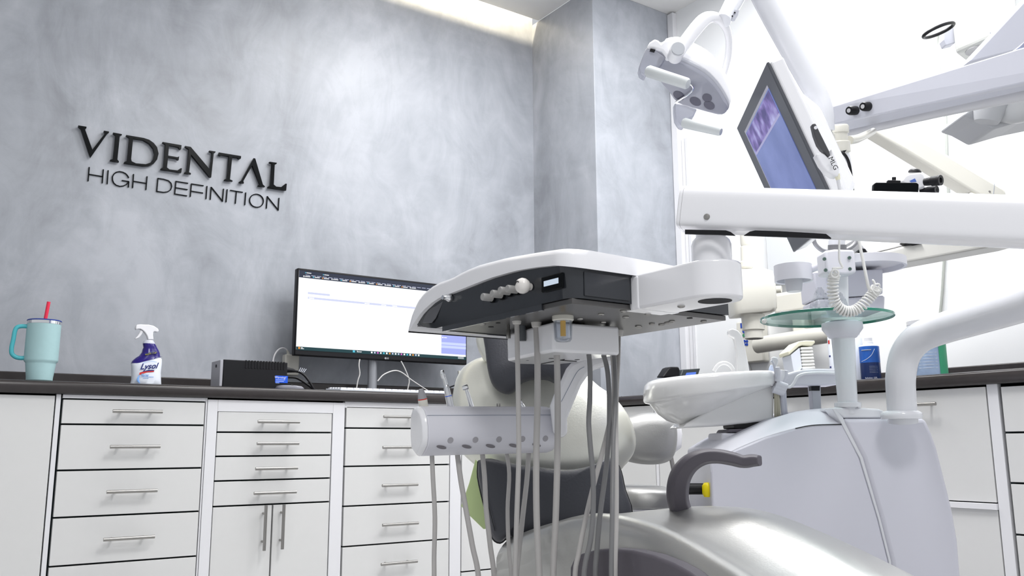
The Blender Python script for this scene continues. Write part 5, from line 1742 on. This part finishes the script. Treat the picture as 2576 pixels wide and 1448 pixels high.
part('label_line', tube([b_ + (nb * math.cos(a0) + rb * math.sin(a0)) * R_ * 1.015 + Z3 * H_ * .70 for a0 in (-.8, -.3, .2)], .0022, n=6), INKGREY, t)
for i in range(5):
    a_ = .25
    part('label_line', tube([b_ + (nb * math.cos(a0) + rb * math.sin(a0)) * R_ * 1.02 + Z3 * H_ * (.33 - .035 * i) for a0 in (-.1, .3, .75)], .0004, n=4), INKGREY, t)
write('label_lettering', 'Solution 12%', .0075, LABELW, t, b_ + nb * (R_ * 1.04) + Z3 * H_ * .07, rb, Z3)
counter_bottle('white_bottle', 'tall plain white bottle half hidden by the white pole', 'bottle', 2156, 965, 833, 40, 2.86,
               [(0, 0), (.97, 0), (1, .02), (1, .86), (.9, .9), (.7, .91)], LABELW,
               [('cap', [(.72, .90), (.78, .905), (.78, .985), (.7, 1.0), (0, 1.0)], WHITEP)])
t, b_, R_, H_ = counter_bottle('spray_can', 'slim white can with red and blue print left of the pole', 'can', 2106, 950, 838, 34, 2.92,
                               [(0, 0), (.97, 0), (1, .02), (1, .93), (.8, 1.0), (0, 1.0)], LABELW, [], [])
nb = -norm(A(b_[0] - CAM[0], b_[1] - CAM[1], 0))
rb = np.cross(Z3, nb)
for h_, hh_, mm in ((.80, .07, INKRED), (.55, .03, INKBLUE), (.34, .03, INKBLUE), (.08, .13, INKBLUE)):
    part('print_mark', [obox(b_ + (nb * .6 - rb * .8) * R_ * 1.0 + Z3 * H_ * (h_ + hh_ / 2), norm(nb * .8 + rb * .6) * .004, norm(nb * .6 - rb * .8) * .0008, Z3 * H_ * hh_ / 2)], mm, t, smooth=0)
WIPE = mat('wipes_label', (0.42, 0.55, 0.85), 0.4, noise=(30, 0.35))
GREENB = mat('green_label_edge', (0.05, 0.42, 0.22), 0.4)
t, b_, R_, H_ = counter_bottle('wipes_canister', 'white canister with blue printed label and green stripe behind the thick tube', 'canister', 2338, 944, 802, 86, 2.90,
                               [(0, 0), (.97, 0), (1, .015), (1, .88), (.97, .9)], LABELW,
                               [('lid', [(.98, .90), (1.0, .905), (1.0, .97), (.9, .985), (.45, .99), (.4, 1.0), (0, 1.0)], WHITEP)],
                               [('printed_label', (.03, .80), WIPE)])
nb = -norm(A(b_[0] - CAM[0], b_[1] - CAM[1], 0))
rb = np.cross(Z3, nb)
part('green_stripe', sheet([[b_ + (nb * math.cos(a0) + rb * math.sin(a0)) * R_ * 1.02 + Z3 * H_ * h_ for a0 in np.linspace(.62, 1.5, 8)] for h_ in (.03, .80)], .0006, nb), GREENB, t, smooth=60)
part('blue_patch', sheet([[b_ + (nb * math.cos(a0) + rb * math.sin(a0)) * R_ * 1.035 + Z3 * H_ * h_ for a0 in np.linspace(.68, 1.1, 5)] for h_ in (.58, .66)], .0006, nb), INKLB, t, smooth=60)
for i in range(6):
    part('label_line', tube([b_ + (nb * math.cos(a0) + rb * math.sin(a0)) * R_ * 1.02 + Z3 * H_ * (.42 - .05 * i) for a0 in (-.5, .0, .5)], .0008, n=4), LABELW, t)

# X-ray unit
def wq(x, y, d):
    return PX(x, y, WX - d)


xr = thing('xray_unit', 'cream wall-mounted dental x-ray unit with round collimator by the white wall', 'x-ray unit', wq(1980, 850, .0))
c = wq(1888, 738, .40)
z_ = np.dot(c - CAM, FW)
kx = z_ / F_PX
part('head_body', eloft([(c + HR * (-50 * kx) - Z3 * 58 * kx, c + HR * 50 * kx - Z3 * 50 * kx, .085), (c - HR * 53 * kx - Z3 * 48 * kx, c + HR * 55 * kx - Z3 * 42 * kx, .095), (c - HR * 53 * kx + Z3 * 20 * kx, c + HR * 55 * kx + Z3 * 25 * kx, .095),
                         (c - HR * 52 * kx + Z3 * 46 * kx, c + HR * 50 * kx + Z3 * 50 * kx, .09), (c - HR * 40 * kx + Z3 * 56 * kx, c + HR * 36 * kx + Z3 * 58 * kx, .06)], .09, 44, 5.0), CREAM, xr, smooth=50)
c2_ = wq(1897, 852, .40)
part('collimator', lathe([(21 * kx, 0), (22.5 * kx, .002), (22.5 * kx, 20 * kx), (27 * kx, 22 * kx), (29 * kx, 60 * kx)], c2_, n=36), CREAM, xr, smooth=35)
part('collimator_bore', cyl(c2_ - Z3 * .0004, c2_ + Z3 * .001, 18 * kx), mat('bore_grey', (0.30, 0.30, 0.28), 0.6), xr)
part('yoke', lathe([(13 * kx, -4 * kx), (16 * kx, 0), (16 * kx, 12 * kx), (13 * kx, 16 * kx), (12.5 * kx, 52 * kx), (10 * kx, 54 * kx), (12 * kx, 60 * kx), (12 * kx, 90 * kx)], wq(1878, 672, .42), n=28), CREAM, xr, smooth=35)
part('yoke_arm', tube([wq(1842, 672, .42), wq(1862, 670, .42), wq(1884, 666, .42)], .017, n=16), CREAM, xr, smooth=50)
part('side_pivot', tube([wq(1940, 728, .30), wq(1966, 727, .28)], .016, n=16, k=1), CREAM, xr)
xw = xr
a, b_ = wq(1945, 795, .10), wq(2060, 717, .10)
part('wall_box', box(WX - .10, WX - .002, b_[1], a[1], a[2], b_[2] + .0), CREAM, xw, smooth=30, bevel=.02, seg=4)
part('small_screw', cyl(wq(2028, 762, .1), wq(2028, 762, .102), .006), BLACK, xw)
part('horizontal_tube', tube([wq(1905, 868, .12), wq(2100, 838, .12)], .038, n=28, k=1), CREAM, xw, smooth=50)
part('tube_mount', box(WX - .09, WX - .002, wq(2020, 850, .1)[1], wq(1990, 850, .1)[1], wq(2000, 852, .1)[2], wq(2000, 790, .1)[2]), CREAM, xw, bevel=.01)
xc = thing('wall_control_panel', 'cream wall control panel with blue symbols behind the x-ray head', 'control panel', wq(1885, 920, .03))
a, b_ = wq(1856, 915, .045), wq(1916, 800, .045)
part('panel_body', box(WX - .045, WX - .002, b_[1], a[1], a[2] + .0, b_[2]), CREAM, xc, bevel=.008)
for x, y, r in ((1868, 818, .013), (1872, 832, .011), (1871, 843, .008), (1873, 858, .007), (1879, 858, .007), (1873, 866, .007), (1879, 866, .007)):
    p = wq(x, y, .0465)
    part('blue_symbol', obox(p, X3 * .0012, Y3 * r, Z3 * r * .9) if r > .012 else cyl(p - X3 * .001, p + X3 * .001, r, n=14), mat('symbol_blue', (0.01, 0.05, 0.36), 0.4), xc, smooth=0)
p = wq(1871, 843, .048)
part('green_symbol', cyl(p - X3 * .001, p + X3 * .001, .008, n=14), mat('symbol_green', (0.05, 0.25, 0.12), 0.4), xc, smooth=0)
# lead seal of small wires below
tag(part('thin_wire', tube([wq(1886, 915, .01), wq(1890, 935, .01), wq(1882, 960, .01), wq(1880, 985, .015)], .003, n=6), mat('thin_grey_wire', (0.55, 0.54, 0.52), 0.5), None, smooth=60), 'thin wire hanging below the cream wall control panel', 'wire')

# wall cable of the projector side
tag(part('wall_cable', tube([wq(2362, 82, .03), wq(2357, 110, .02), wq(2359, 150, .02), wq(2366, 190, .02), wq(2376, 260, .02), wq(2380, 320, .02), wq(2382, 380, .02), wq(2383, 440, .02), wq(2386, 500, .015), wq(2382, 600, .015), wq(2375, 660, .015), wq(2370, 740, .015), wq(2362, 820, .015)], .006, n=8), mat('grey_cable', (0.40, 0.42, 0.39), 0.45), None, smooth=70), 'grey-white cable running down the white wall', 'cable')

# ================================================================== overhead: tube, clinic monitor, lamp, microscope
ot = cm = thing('clinic_monitor', 'tilted grey-framed monitor with blue screen hung from a white bent tube', 'monitor', P(2040, 400, 2.0))
part('tube', tube([P(1862, -130, 2.1), P(1927, 0, 2.08), P(1985, 108, 2.06), P(2035, 200, 2.04), P(2060, 245, 2.03), P(2071, 285, 2.02), P(2075, 330, 2.02)], [.030, .030, .029, .027, .0255, .0235, .022], n=32, k=6), ENAMEL, ot, smooth=80)
part('swivel_joint', lathe([(22 * kq, -2 * kq), (25 * kq, 0), (25 * kq, 24 * kq), (22 * kq, 27 * kq), (19.5 * kq, 27 * kq), (19.5 * kq, 47 * kq), (22.5 * kq, 48 * kq), (23 * kq, 62 * kq), (20 * kq, 67 * kq), (0, 68 * kq)], P(2113, 383, 2.08), norm(UP * 1.0 - RT * .03), 36), CREAM, ot, smooth=40)
part('ball_joint', lathe([(0, -.019), (.012, -.015), (.0185, -.004), (.0185, .004), (.012, .015), (0, .019)], P(2080, 344, 2.04), n=28), CREAM, ot, smooth=80)
part('link', tube([P(2136, 353, 2.1), P(2160, 348, 2.15), P(2196, 330, 2.25)], [.011, .0105, .009], n=14), CREAM, ot)
part('black_cable', tube([P(2108, 381, 2.06), P(2122, 386, 2.05), P(2134, 405, 2.05), P(2141, 440, 2.05), P(2147, 495, 2.06)], .0035, n=10), BLACK, ot, smooth=60)
part('cable_socket', prism([P(2104, 382, 2.055), P(2130, 377, 2.055), P(2124, 385, 2.055), P(2110, 386, 2.055)], HF * .01), BLACK, ot, smooth=0)

Lc, Tc, Bc = P(1853, 322, 2.16), P(1928, 157, 1.7424), P(1998, 633, 2.0952)
e1, e2 = Tc - Lc, Bc - Lc           # short side, long side
nm_ = norm(np.cross(e1, e2))
if np.dot(nm_, Lc - CAM) > 0:
    nm_ = -nm_
e2 = e2 - norm(e1) * np.dot(e2, norm(e1))


def mq(a_, b_, d=0.0):
    return Lc + e1 * a_ + e2 * b_ - nm_ * d


def mslab(a0, a1, b0, b1, d0, d1):
    pts = [mq(a0, b0, d0), mq(a1, b0, d0), mq(a1, b1, d0), mq(a0, b1, d0)]
    return prism(pts, -nm_ * (d1 - d0))


part('bezel', mslab(0, 1, 0, 1, 0, .006), BEZEL, cm, smooth=0, bevel=.002)
part('rear_housing', mslab(.0, 1.0, .0, 1.0, .0065, .036), WHITEP, cm, smooth=0, bevel=.006, seg=3)
part('rear_bulge', loft([[mq(.25, .18, .036), mq(.97, .18, .036), mq(.97, .95, .036), mq(.25, .95, .036)], [mq(.32, .30, .075), mq(.90, .34, .075), mq(.90, .85, .075), mq(.32, .85, .075)]]), WHITEP, cm, smooth=0, bevel=.012, seg=3)
part('inner_rim', [mslab(.135, .87, .085, .105, -.001, .002), mslab(.135, .87, .90, .915, -.001, .002), mslab(.135, .150, .105, .90, -.001, .002)], mat('silver_rim', (0.55, 0.54, 0.62), 0.35), cm, smooth=0)
sc2 = part('screen', mslab(.15, .87, .105, .90, -.0012, .002), CLINIC, cm, smooth=0)
part('photo_strip', mslab(.165, .86, .115, .27, -.0018, -.0013), PHOTO, sc2, smooth=0)
part('photo_divider', mslab(.165, .86, .27, .285, -.0019, -.0013), mat('screen_divider', (0, 0, 0), .3, emit=(.34, .33, .55), estr=1), sc2, smooth=0)
cp = thing('intraoral_camera', 'dark grey intraoral camera pen in its white cradle on the monitor side', 'camera', P(2085, 440, 1.58))
cz_ = 1.62
part('pen', prism([P(x, y, cz_) for x, y in ((2043, 311), (2052, 309), (2062, 330), (2076, 358), (2087, 380), (2090, 391), (2084, 393), (2079, 384), (2068, 376), (2058, 362), (2049, 338))], HF * .014), mat('graphite', (0.07, 0.07, 0.075), 0.4), cp, smooth=30, bevel=.004, seg=3)
part('lens', cyl(P(2052, 321, cz_ - .001), P(2052, 321, cz_ + .004), .0032), WHITEP, cp)
part('cradle', prism([P(x, y, cz_ + .004) for x, y in ((2053, 386), (2070, 384), (2076, 388), (2084, 396), (2091, 392), (2092, 372), (2098, 385), (2113, 425), (2109, 443), (2098, 441), (2080, 430), (2066, 412))], HF * .022), WHITEP, cp, smooth=30, bevel=.004, seg=3)
write('lettering', 'MLG', .013, INKBLK, cp, P(2096, 411, cz_ - .004), norm(RT * .45 - UP * .9), norm(RT * .9 + UP * .45))
part('strain_relief', tube([P(2105, 438, cz_ + .012), P(2109, 452, cz_ + .012)], [.006, .004], n=12, k=1), PALEYELLOW, cp)
part('lead', tube([P(2108, 450, cz_ + .012), P(2112, 470, cz_ + .02), P(2118, 500, cz_ + .03), P(2124, 540, cz_ + .05)], .0036, n=10), WHITEP, cp)

# dental lamp
lm = crop(400 / 1609, 1580, 0)
LP0 = P(*lm((640, 850)), 2.0)
nl = norm(-Z3 * .62 - HF * .62 - HR * .22)
lamp = thing('dental_lamp', 'white dental operating lamp with smoked cover and two grey handles', 'lamp', LP0)
lq = lambda q_, d=0.0: hit(*lm(q_), LP0 - nl * d, nl)
face_o = [(330, 600), (400, 590), (560, 650), (760, 755), (890, 880), (985, 1030), (1005, 1110), (950, 1160), (850, 1142), (700, 1100), (500, 1035), (400, 905), (325, 820), (290, 700)]
fo_ = [lq(q_) for q_ in face_o]
fo_ = spline(fo_ + [fo_[0]], 3)[:-1]
cF = sum(fo_) / len(fo_)
shd = norm(Z3 * .9 + HF * .25 + HR * .25)
rr_ = lambda s_, d: [cF + (p - cF) * s_ + shd * d for p in fo_]
part('smoked_cover', loft([rr_(.96, -.002), rr_(1.0, .001), rr_(1.0, .016)]), mat('smoked_lamp_face', (0.36, 0.37, 0.43), 0.12, coat=.5), lamp, smooth=40)
part('rear_shell', loft([rr_(1.01, .0165), rr_(1.04, .020), rr_(1.05, .040), rr_(.99, .064), rr_(.82, .082), rr_(.5, .094), rr_(.1, .098)]), WHITEP, lamp, smooth=70)
part('rim_band', loft([rr_(1.005, .006), rr_(1.03, .009), rr_(1.03, .0160)]), mat('grey_rim', (0.42, 0.43, 0.48), 0.2, coat=.4), lamp, smooth=50)
for x, y, ra in ((515, 962, 62), (682, 1022, 62), (822, 1060, 58), (800, 985, 50)):
    c = lq((x, y)) + nl * .0024
    d1 = lq((x + ra * .87, y + ra * .50)) - lq((x, y))
    d2 = norm(np.cross(nl, norm(d1))) * .0095
    part('led_lens', prism(ering(c, d1, d2, 22), nl * .0006), mat('lens_grey', (0.10, 0.10, 0.14), 0.1), lamp, smooth=0)
part('clear_guard', tube([lq(q_, -.008) for q_ in ((610, 840), (650, 870), (655, 905), (600, 960), (480, 1035))], .0022, n=8), CHROME, lamp)
part('side_bracket', prism([P(*lm(q_), 1.97) for q_ in ((185, 480), (270, 500), (385, 575), (330, 660), (215, 690), (180, 775), (125, 740), (112, 690), (125, 630))], HF * .03), clear('clear_grey_bracket', (0.82, 0.83, 0.88), 0.2, 0.45, (0.55, 0.56, 0.62)), lamp, smooth=30, bevel=.004, seg=3)
part('bracket_cap', prism([P(*lm(q_), 1.965) for q_ in ((185, 480), (225, 420), (270, 388), (310, 405), (335, 430), (370, 400), (430, 405), (470, 425), (440, 500), (450, 580), (400, 588), (345, 515), (300, 500), (250, 488))], HF * .04), WHITEP, lamp, smooth=30, bevel=.005, seg=3)
part('sensor_slot', prism([P(*lm(q_), 1.963) for q_ in ((228, 490), (278, 502), (268, 526), (220, 512))], HF * .004), BLACK, lamp, smooth=0)


def capsule(a, b_, r0, r1):
    ax_ = norm(b_ - a)
    L_ = np.linalg.norm(b_ - a)
    return lathe([(0, 0), (r0 * .8, .001), (r0, .005), (r1, L_ - .005), (r1 * .8, L_ - .001), (0, L_)], a, ax_, 26)


HG = mat('grey_handle', (0.60, 0.63, 0.64), 0.35)
part('grip', capsule(P(*lm((192, 715)), 1.94), P(*lm((612, 852)), 1.88), .0135, .0125), HG, lamp, smooth=50)
part('grip', capsule(P(*lm((552, 1240)), 1.93), P(*lm((945, 1335)), 1.88), .0115, .0095), HG, lamp, smooth=50)
part('lower_bracket', prism([P(*lm(q_), 1.945) for q_ in ((470, 1040), (600, 1060), (700, 1100), (660, 1185), (620, 1195), (560, 1290), (520, 1275), (480, 1210), (470, 1120))], HF * .022), clear('clear_grey_bracket', (0.82, 0.83, 0.88), 0.2, 0.45, (0.55, 0.56, 0.62)), lamp, smooth=30, bevel=.003)
yk = [P(*lm(q_), 1.95 + i * .012) for i, q_ in enumerate(((520, 500), (600, 400), (690, 285), (770, 200), (850, 172), (930, 200), (990, 280), (1018, 380), (1022, 480), (1008, 600), (968, 750)))]
part('yoke', tube(yk, [.0155, .0155, .016, .0155, .013, .012, .010, .009, .009, .009, .008], n=20, k=5, flat=.9), WHITEP, lamp, smooth=70)
c = P(*lm((505, 495)), 1.925)
part('pivot_housing', cyl(c, c + HF * .04, .0170, n=32), WHITEP, lamp, smooth=35)
part('pivot_cap', cyl(c - HF * .003, c + HF * .004, .0148, n=32), mat('pivot_grey', (0.48, 0.50, 0.54), 0.35), lamp, smooth=35)
a, b_ = P(*lm((965, 208)), 2.0), P(*lm((1090, -20)), 2.05)
la = lamp
part('arm_tube', tube([a, b_, P(*lm((1150, -200)), 2.1)], [.0175, .0215, .0215], n=32, k=3), ENAMEL, la, smooth=60)
part('switch_plate', prism([P(*lm(q_), 1.975) for q_ in ((1045, 180), (1075, 95), (1125, 100), (1115, 150), (1080, 205), (1050, 205))], HF * .006), GREYARM, la, smooth=0, bevel=.001)
for q_ in ((1080, 128), (1055, 163)):
    part('switch_button', cyl(P(*lm(q_), 1.971), P(*lm(q_), 1.976), .0018), BLACK, la)

# surgical microscope on wall arms (right)
ma = thing('surgical_microscope', 'lilac-white microscope stand with broad sloping arm, two black knobs and grey body', 'microscope', P(2140, 320, 2.3))


def ring_q(pts, z):
    return [P(x, y, z + dz) for x, y, dz in pts]


ra_ = ring_q([(2093, 267, 0), (2097, 312, 0), (2108, 333, .05), (2100, 300, .12)], 2.30)
rb_ = ring_q([(2720, 74, 0), (2720, 177, 0), (2720, 196, .05), (2720, 120, .12)], 1.75)
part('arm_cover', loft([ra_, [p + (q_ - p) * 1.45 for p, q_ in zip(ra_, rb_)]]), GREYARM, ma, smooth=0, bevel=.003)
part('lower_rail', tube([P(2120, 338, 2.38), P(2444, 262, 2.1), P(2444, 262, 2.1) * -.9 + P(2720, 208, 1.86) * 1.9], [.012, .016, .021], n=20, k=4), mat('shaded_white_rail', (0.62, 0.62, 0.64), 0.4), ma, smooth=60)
for x, y in ((2150, 279), (2185, 269)):
    c = P(x + 8, y - 1, 2.30 - .55 * (x - 2093) / 627 - .012)
    dk = norm(FW * .50 + RT * .82 + UP * .1)
    part('knob', lathe([(.0100, -.036), (.0118, -.030), (.0118, -.012), (.0100, .002), (.0085, .010)], c, dk, 22), BLACK, ma, smooth=45)
    part('knob_dot', cyl(c - dk * .0368, c - dk * .0362, .0055, n=16), mat('knob_grey', (0.5, 0.5, 0.52), 0.4), ma)
mz_ = 2.205
c = P(2193, 247, mz_)
ns = norm(np.cross(P(2300, 230, 2.12) - P(2100, 290, 2.3), Z3))
part('round_symbol', prism(ering(c, HR * .0072, Z3 * .0088, 24), HF * .0006), mat('symbol_blue', (0.01, 0.05, 0.36), 0.4), ma, smooth=0)
part('round_symbol', prism(ering(c - HF * .0007, HR * .0048, Z3 * .0062, 24), HF * .0004), WHITEP, ma, smooth=0)
part('symbol_arrow', tube([c + HR * x * .001 + Z3 * y * .001 - HF * .0014 for x, y in ((-3, 3), (-1, -1), (1, 2), (3, -3))], .0006, n=6, k=1), mat('symbol_blue', (0.01, 0.05, 0.36), 0.4), ma)
mp_ = ma
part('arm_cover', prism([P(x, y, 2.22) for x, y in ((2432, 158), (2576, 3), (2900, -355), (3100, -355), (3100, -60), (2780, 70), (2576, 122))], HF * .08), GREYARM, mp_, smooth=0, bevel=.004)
part('joint', prism([P(x, y, 1.93) for x, y in ((2564, 118), (2578, 104), (2620, 90), (2620, 118), (2578, 124))], HF * .05), mat('blue_grey_joint', (0.25, 0.27, 0.36), 0.4), mp_, smooth=0, bevel=.002)
hs2 = thing('lamp_housing', 'white box housing with round grey underside near the top right', 'housing', P(2440, 157, 2.6))
hzz = P(2402, 136, 2.6)[2]
quad = [PH(x, y, hzz) for x, y in ((2402, 136), (2431, 158), (2590, 92), (2560, 66))]
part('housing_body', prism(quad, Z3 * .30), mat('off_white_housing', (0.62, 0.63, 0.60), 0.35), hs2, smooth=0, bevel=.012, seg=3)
c = PH(2462, 127, hzz - .001)
part('round_vent', lathe([(.034, 0), (.036, -.001), (.036, .002), (0, .002)], c, n=32), mat('vent_grey', (0.45, 0.45, 0.46), 0.5), hs2, smooth=30)
part('side_bracket', prism([P(x, y, 2.62) for x, y in ((2374, 68), (2400, 62), (2404, 108), (2380, 114), (2374, 100))], HF * .03), GREYARM, hs2, smooth=0, bevel=.003)
part('black_ring', tube([P(2361 + 39 * math.cos(a_) * .98 + 3 * math.sin(a_), 76 - 17 * math.cos(a_) + 8 * math.sin(a_), 2.55 + .04 * math.sin(a_)) for a_ in np.linspace(0, 2 * math.pi, 26)], .0052, n=10, k=2), BLACK, hs2, smooth=70)
part('print_mark', [obox(P(2492, 83 + j * 5, 2.50), HR * .002, HF * .0006, Z3 * .0014) for j in (0, 1)], INKGREY, hs2, smooth=0)
gb = ma
GB = mat('grey_microscope_body', (0.46, 0.47, 0.49), 0.45)
c3v = crop(436 / 1661, 2140, 0)
part('body_plate', prism([P(*c3v(q_), 2.38) for q_ in ((1080, 1100), (1155, 1015), (1400, 940), (1700, 880), (2000, 830), (2000, 1080), (1661, 1150), (1370, 1235), (1300, 1195), (1200, 1140))], HF * .14), GB, gb, smooth=0, bevel=.008, seg=3)
part('optic_cone', lathe([(.030, 0), (.034, .010), (.044, .05), (.046, .09)], P(*c3v((1300, 1170)), 2.36), norm(UP + RT * .25), 32), GB, gb, smooth=50)
part('optic_dome', lathe([(.0, -.030), (.030, -.024), (.048, .0), (.050, .06)], P(*c3v((1560, 1080)), 2.36), norm(UP + RT * .1), 32), mat('pale_grey_dome', (0.58, 0.59, 0.60), 0.4), gb, smooth=60)
db = thing('wall_stand', 'cream wall stand with a sloping spring section and horizontal rail near the white wall', 'stand', P(2480, 500, 2.9))
pD = P(2350, 420, 2.9)
part('arm_cover', prism([hit(x, y, pD, nrm_h) for x, y in ((2187, 325), (2240, 312), (2371, 380), (2502, 459), (2528, 474), (2535, 488), (2528, 505), (2480, 508), (2466, 494), (2280, 381))], HF * .07), CREAM, db, smooth=30, bevel=.010, seg=4)
part('pin', cyl(hit(2489, 482, pD + nrm_h * .001, nrm_h), hit(2489, 482, pD - nrm_h * .004, nrm_h), .004), STEEL, db)
part('end_seam', tube([hit(2502, 461, pD + nrm_h * .0004, nrm_h), hit(2498, 497, pD + nrm_h * .0004, nrm_h)], .0008, n=4, k=1), INKGREY, db)
part('lower_link', prism([hit(x, y, pD, nrm_h) for x, y in ((2442, 482), (2468, 490), (2490, 500), (2490, 530), (2436, 530))], HF * .06), CREAM, db, smooth=0, bevel=.004)
c4v = crop(526 / 2539, 2050, 380)
bn_ = thing('binocular_viewer', 'white binocular viewer with black eyepieces and flat black box above the long arm', 'microscope', P(2300, 490, 2.6))
pE = P(2290, 470, 2.6)
part('head_body', prism([P(*c4v(q_), 2.6) for q_ in ((1040, 370), (1090, 295), (1150, 265), (1290, 250), (1330, 275), (1345, 350), (1340, 450), (1260, 455), (1240, 560), (1150, 560), (1100, 400))], HF * .05), WHITEP, bn_, smooth=30, bevel=.006, seg=3)
part('top_disc', lathe([(.0, .011), (.014, .010), (.0185, .004), (.0185, .0)], P(*c4v((1212, 262)), 2.62), norm(UP + RT * .12), 26), BLACK, bn_, smooth=50)
part('blue_mark', prism([P(*c4v(q_), 2.597) for q_ in ((1150, 360), (1215, 330), (1235, 370), (1170, 378))], HF * .001), mat('blue_print', (0.10, 0.18, 0.55), 0.4), bn_, smooth=0)
a, b_ = P(*c4v((1335, 375)), 2.58), P(*c4v((1530, 352)), 2.54)
ax_ = norm(b_ - a)
L_ = np.linalg.norm(b_ - a)
part('eyepiece', lathe([(.0115, 0), (.0125, L_ * .2), (.0125, L_ * .4), (.0145, L_ * .45), (.0145, L_ * .8), (.0155, L_ * .82), (.0155, L_), (.008, L_), (.007, L_ - .004), (0, L_ - .004)], a, ax_, 26), BLACK, bn_, smooth=35)
a, b_ = P(*c4v((1290, 490)), 2.62), P(*c4v((1485, 462)), 2.58)
part('eyepiece', lathe([(.0105, 0), (.0115, L_ * .4), (.0130, L_ * .45), (.0130, L_), (.008, L_), (0, L_ - .004)], a, ax_, 26), BLACK, bn_, smooth=35)
bcam = bn_
part('box_body', prism([P(*c4v(q_), 2.55) for q_ in ((722, 395), (740, 377), (1240, 381), (1266, 400), (1255, 590), (712, 590))], HF * .02), BLACKGLOSS, bcam, smooth=0, bevel=.003)
part('clamp_bar', prism([P(*c4v(q_), 2.555) for q_ in ((888, 350), (1040, 354), (1045, 378), (888, 376))], HF * .012), BLACK, bcam, smooth=0, bevel=.001)
part('clamp_knob', cyl(P(*c4v((960, 352)), 2.56), P(*c4v((960, 316)), 2.56), .0058), BLACK, bcam)
lb = db
pF = P(2350, 620, 2.85)
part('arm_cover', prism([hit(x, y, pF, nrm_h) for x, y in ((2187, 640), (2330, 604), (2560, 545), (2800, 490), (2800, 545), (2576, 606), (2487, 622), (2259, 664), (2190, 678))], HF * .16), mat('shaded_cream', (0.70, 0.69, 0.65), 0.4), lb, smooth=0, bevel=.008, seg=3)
part('upper_cover', prism([hit(x, y, pF - nrm_h * .03, nrm_h) for x, y in ((2150, 600), (2560, 500), (2560, 548), (2330, 604), (2187, 637))], HF * .10), WHITEP, lb, smooth=0, bevel=.004)
part('black_foot', prism([hit(x, y, pF + nrm_h * .01, nrm_h) for x, y in ((2272, 608), (2322, 612), (2300, 616), (2282, 614))], HF * .03), BLACK, lb, smooth=0)

part('stem', tube([P(2290, 492, 2.63), P(2296, 540, 2.66), P(2300, 590, 2.80)], .012, n=12), WHITEP, bn_)

# ------------------------------------------------------------------ groups of alike things
GROUPS = {'base_cabinet': 'white base cabinets under the countertop', 'power_cable': 'black cables of the power supply',
          'monitor_cable': 'thin pale cables under the large monitor', 'scaler_handpiece': 'handpieces in the white holder bar',
          'contra_angle_handpiece': 'handpieces in the white holder bar', 'turbine_handpiece': 'handpieces in the white holder bar',
          'syringe_tip': 'handpieces in the white holder bar', 'suction_tip': 'handpieces in the white holder bar',
          'air_syringe': 'handles in the suction holder', 'suction_wand': 'handles in the suction holder', 'saliva_ejector': 'handles in the suction holder',
          'solution_bottle': 'bottles and cans on the counter of the white wall', 'white_bottle': 'bottles and cans on the counter of the white wall',
          'spray_can': 'bottles and cans on the counter of the white wall', 'wipes_canister': 'bottles and cans on the counter of the white wall'}
for o in bpy.data.objects:
    if o.parent is None and o.name.split('.')[0] in GROUPS:
        o['group'] = GROUPS[o.name.split('.')[0]]
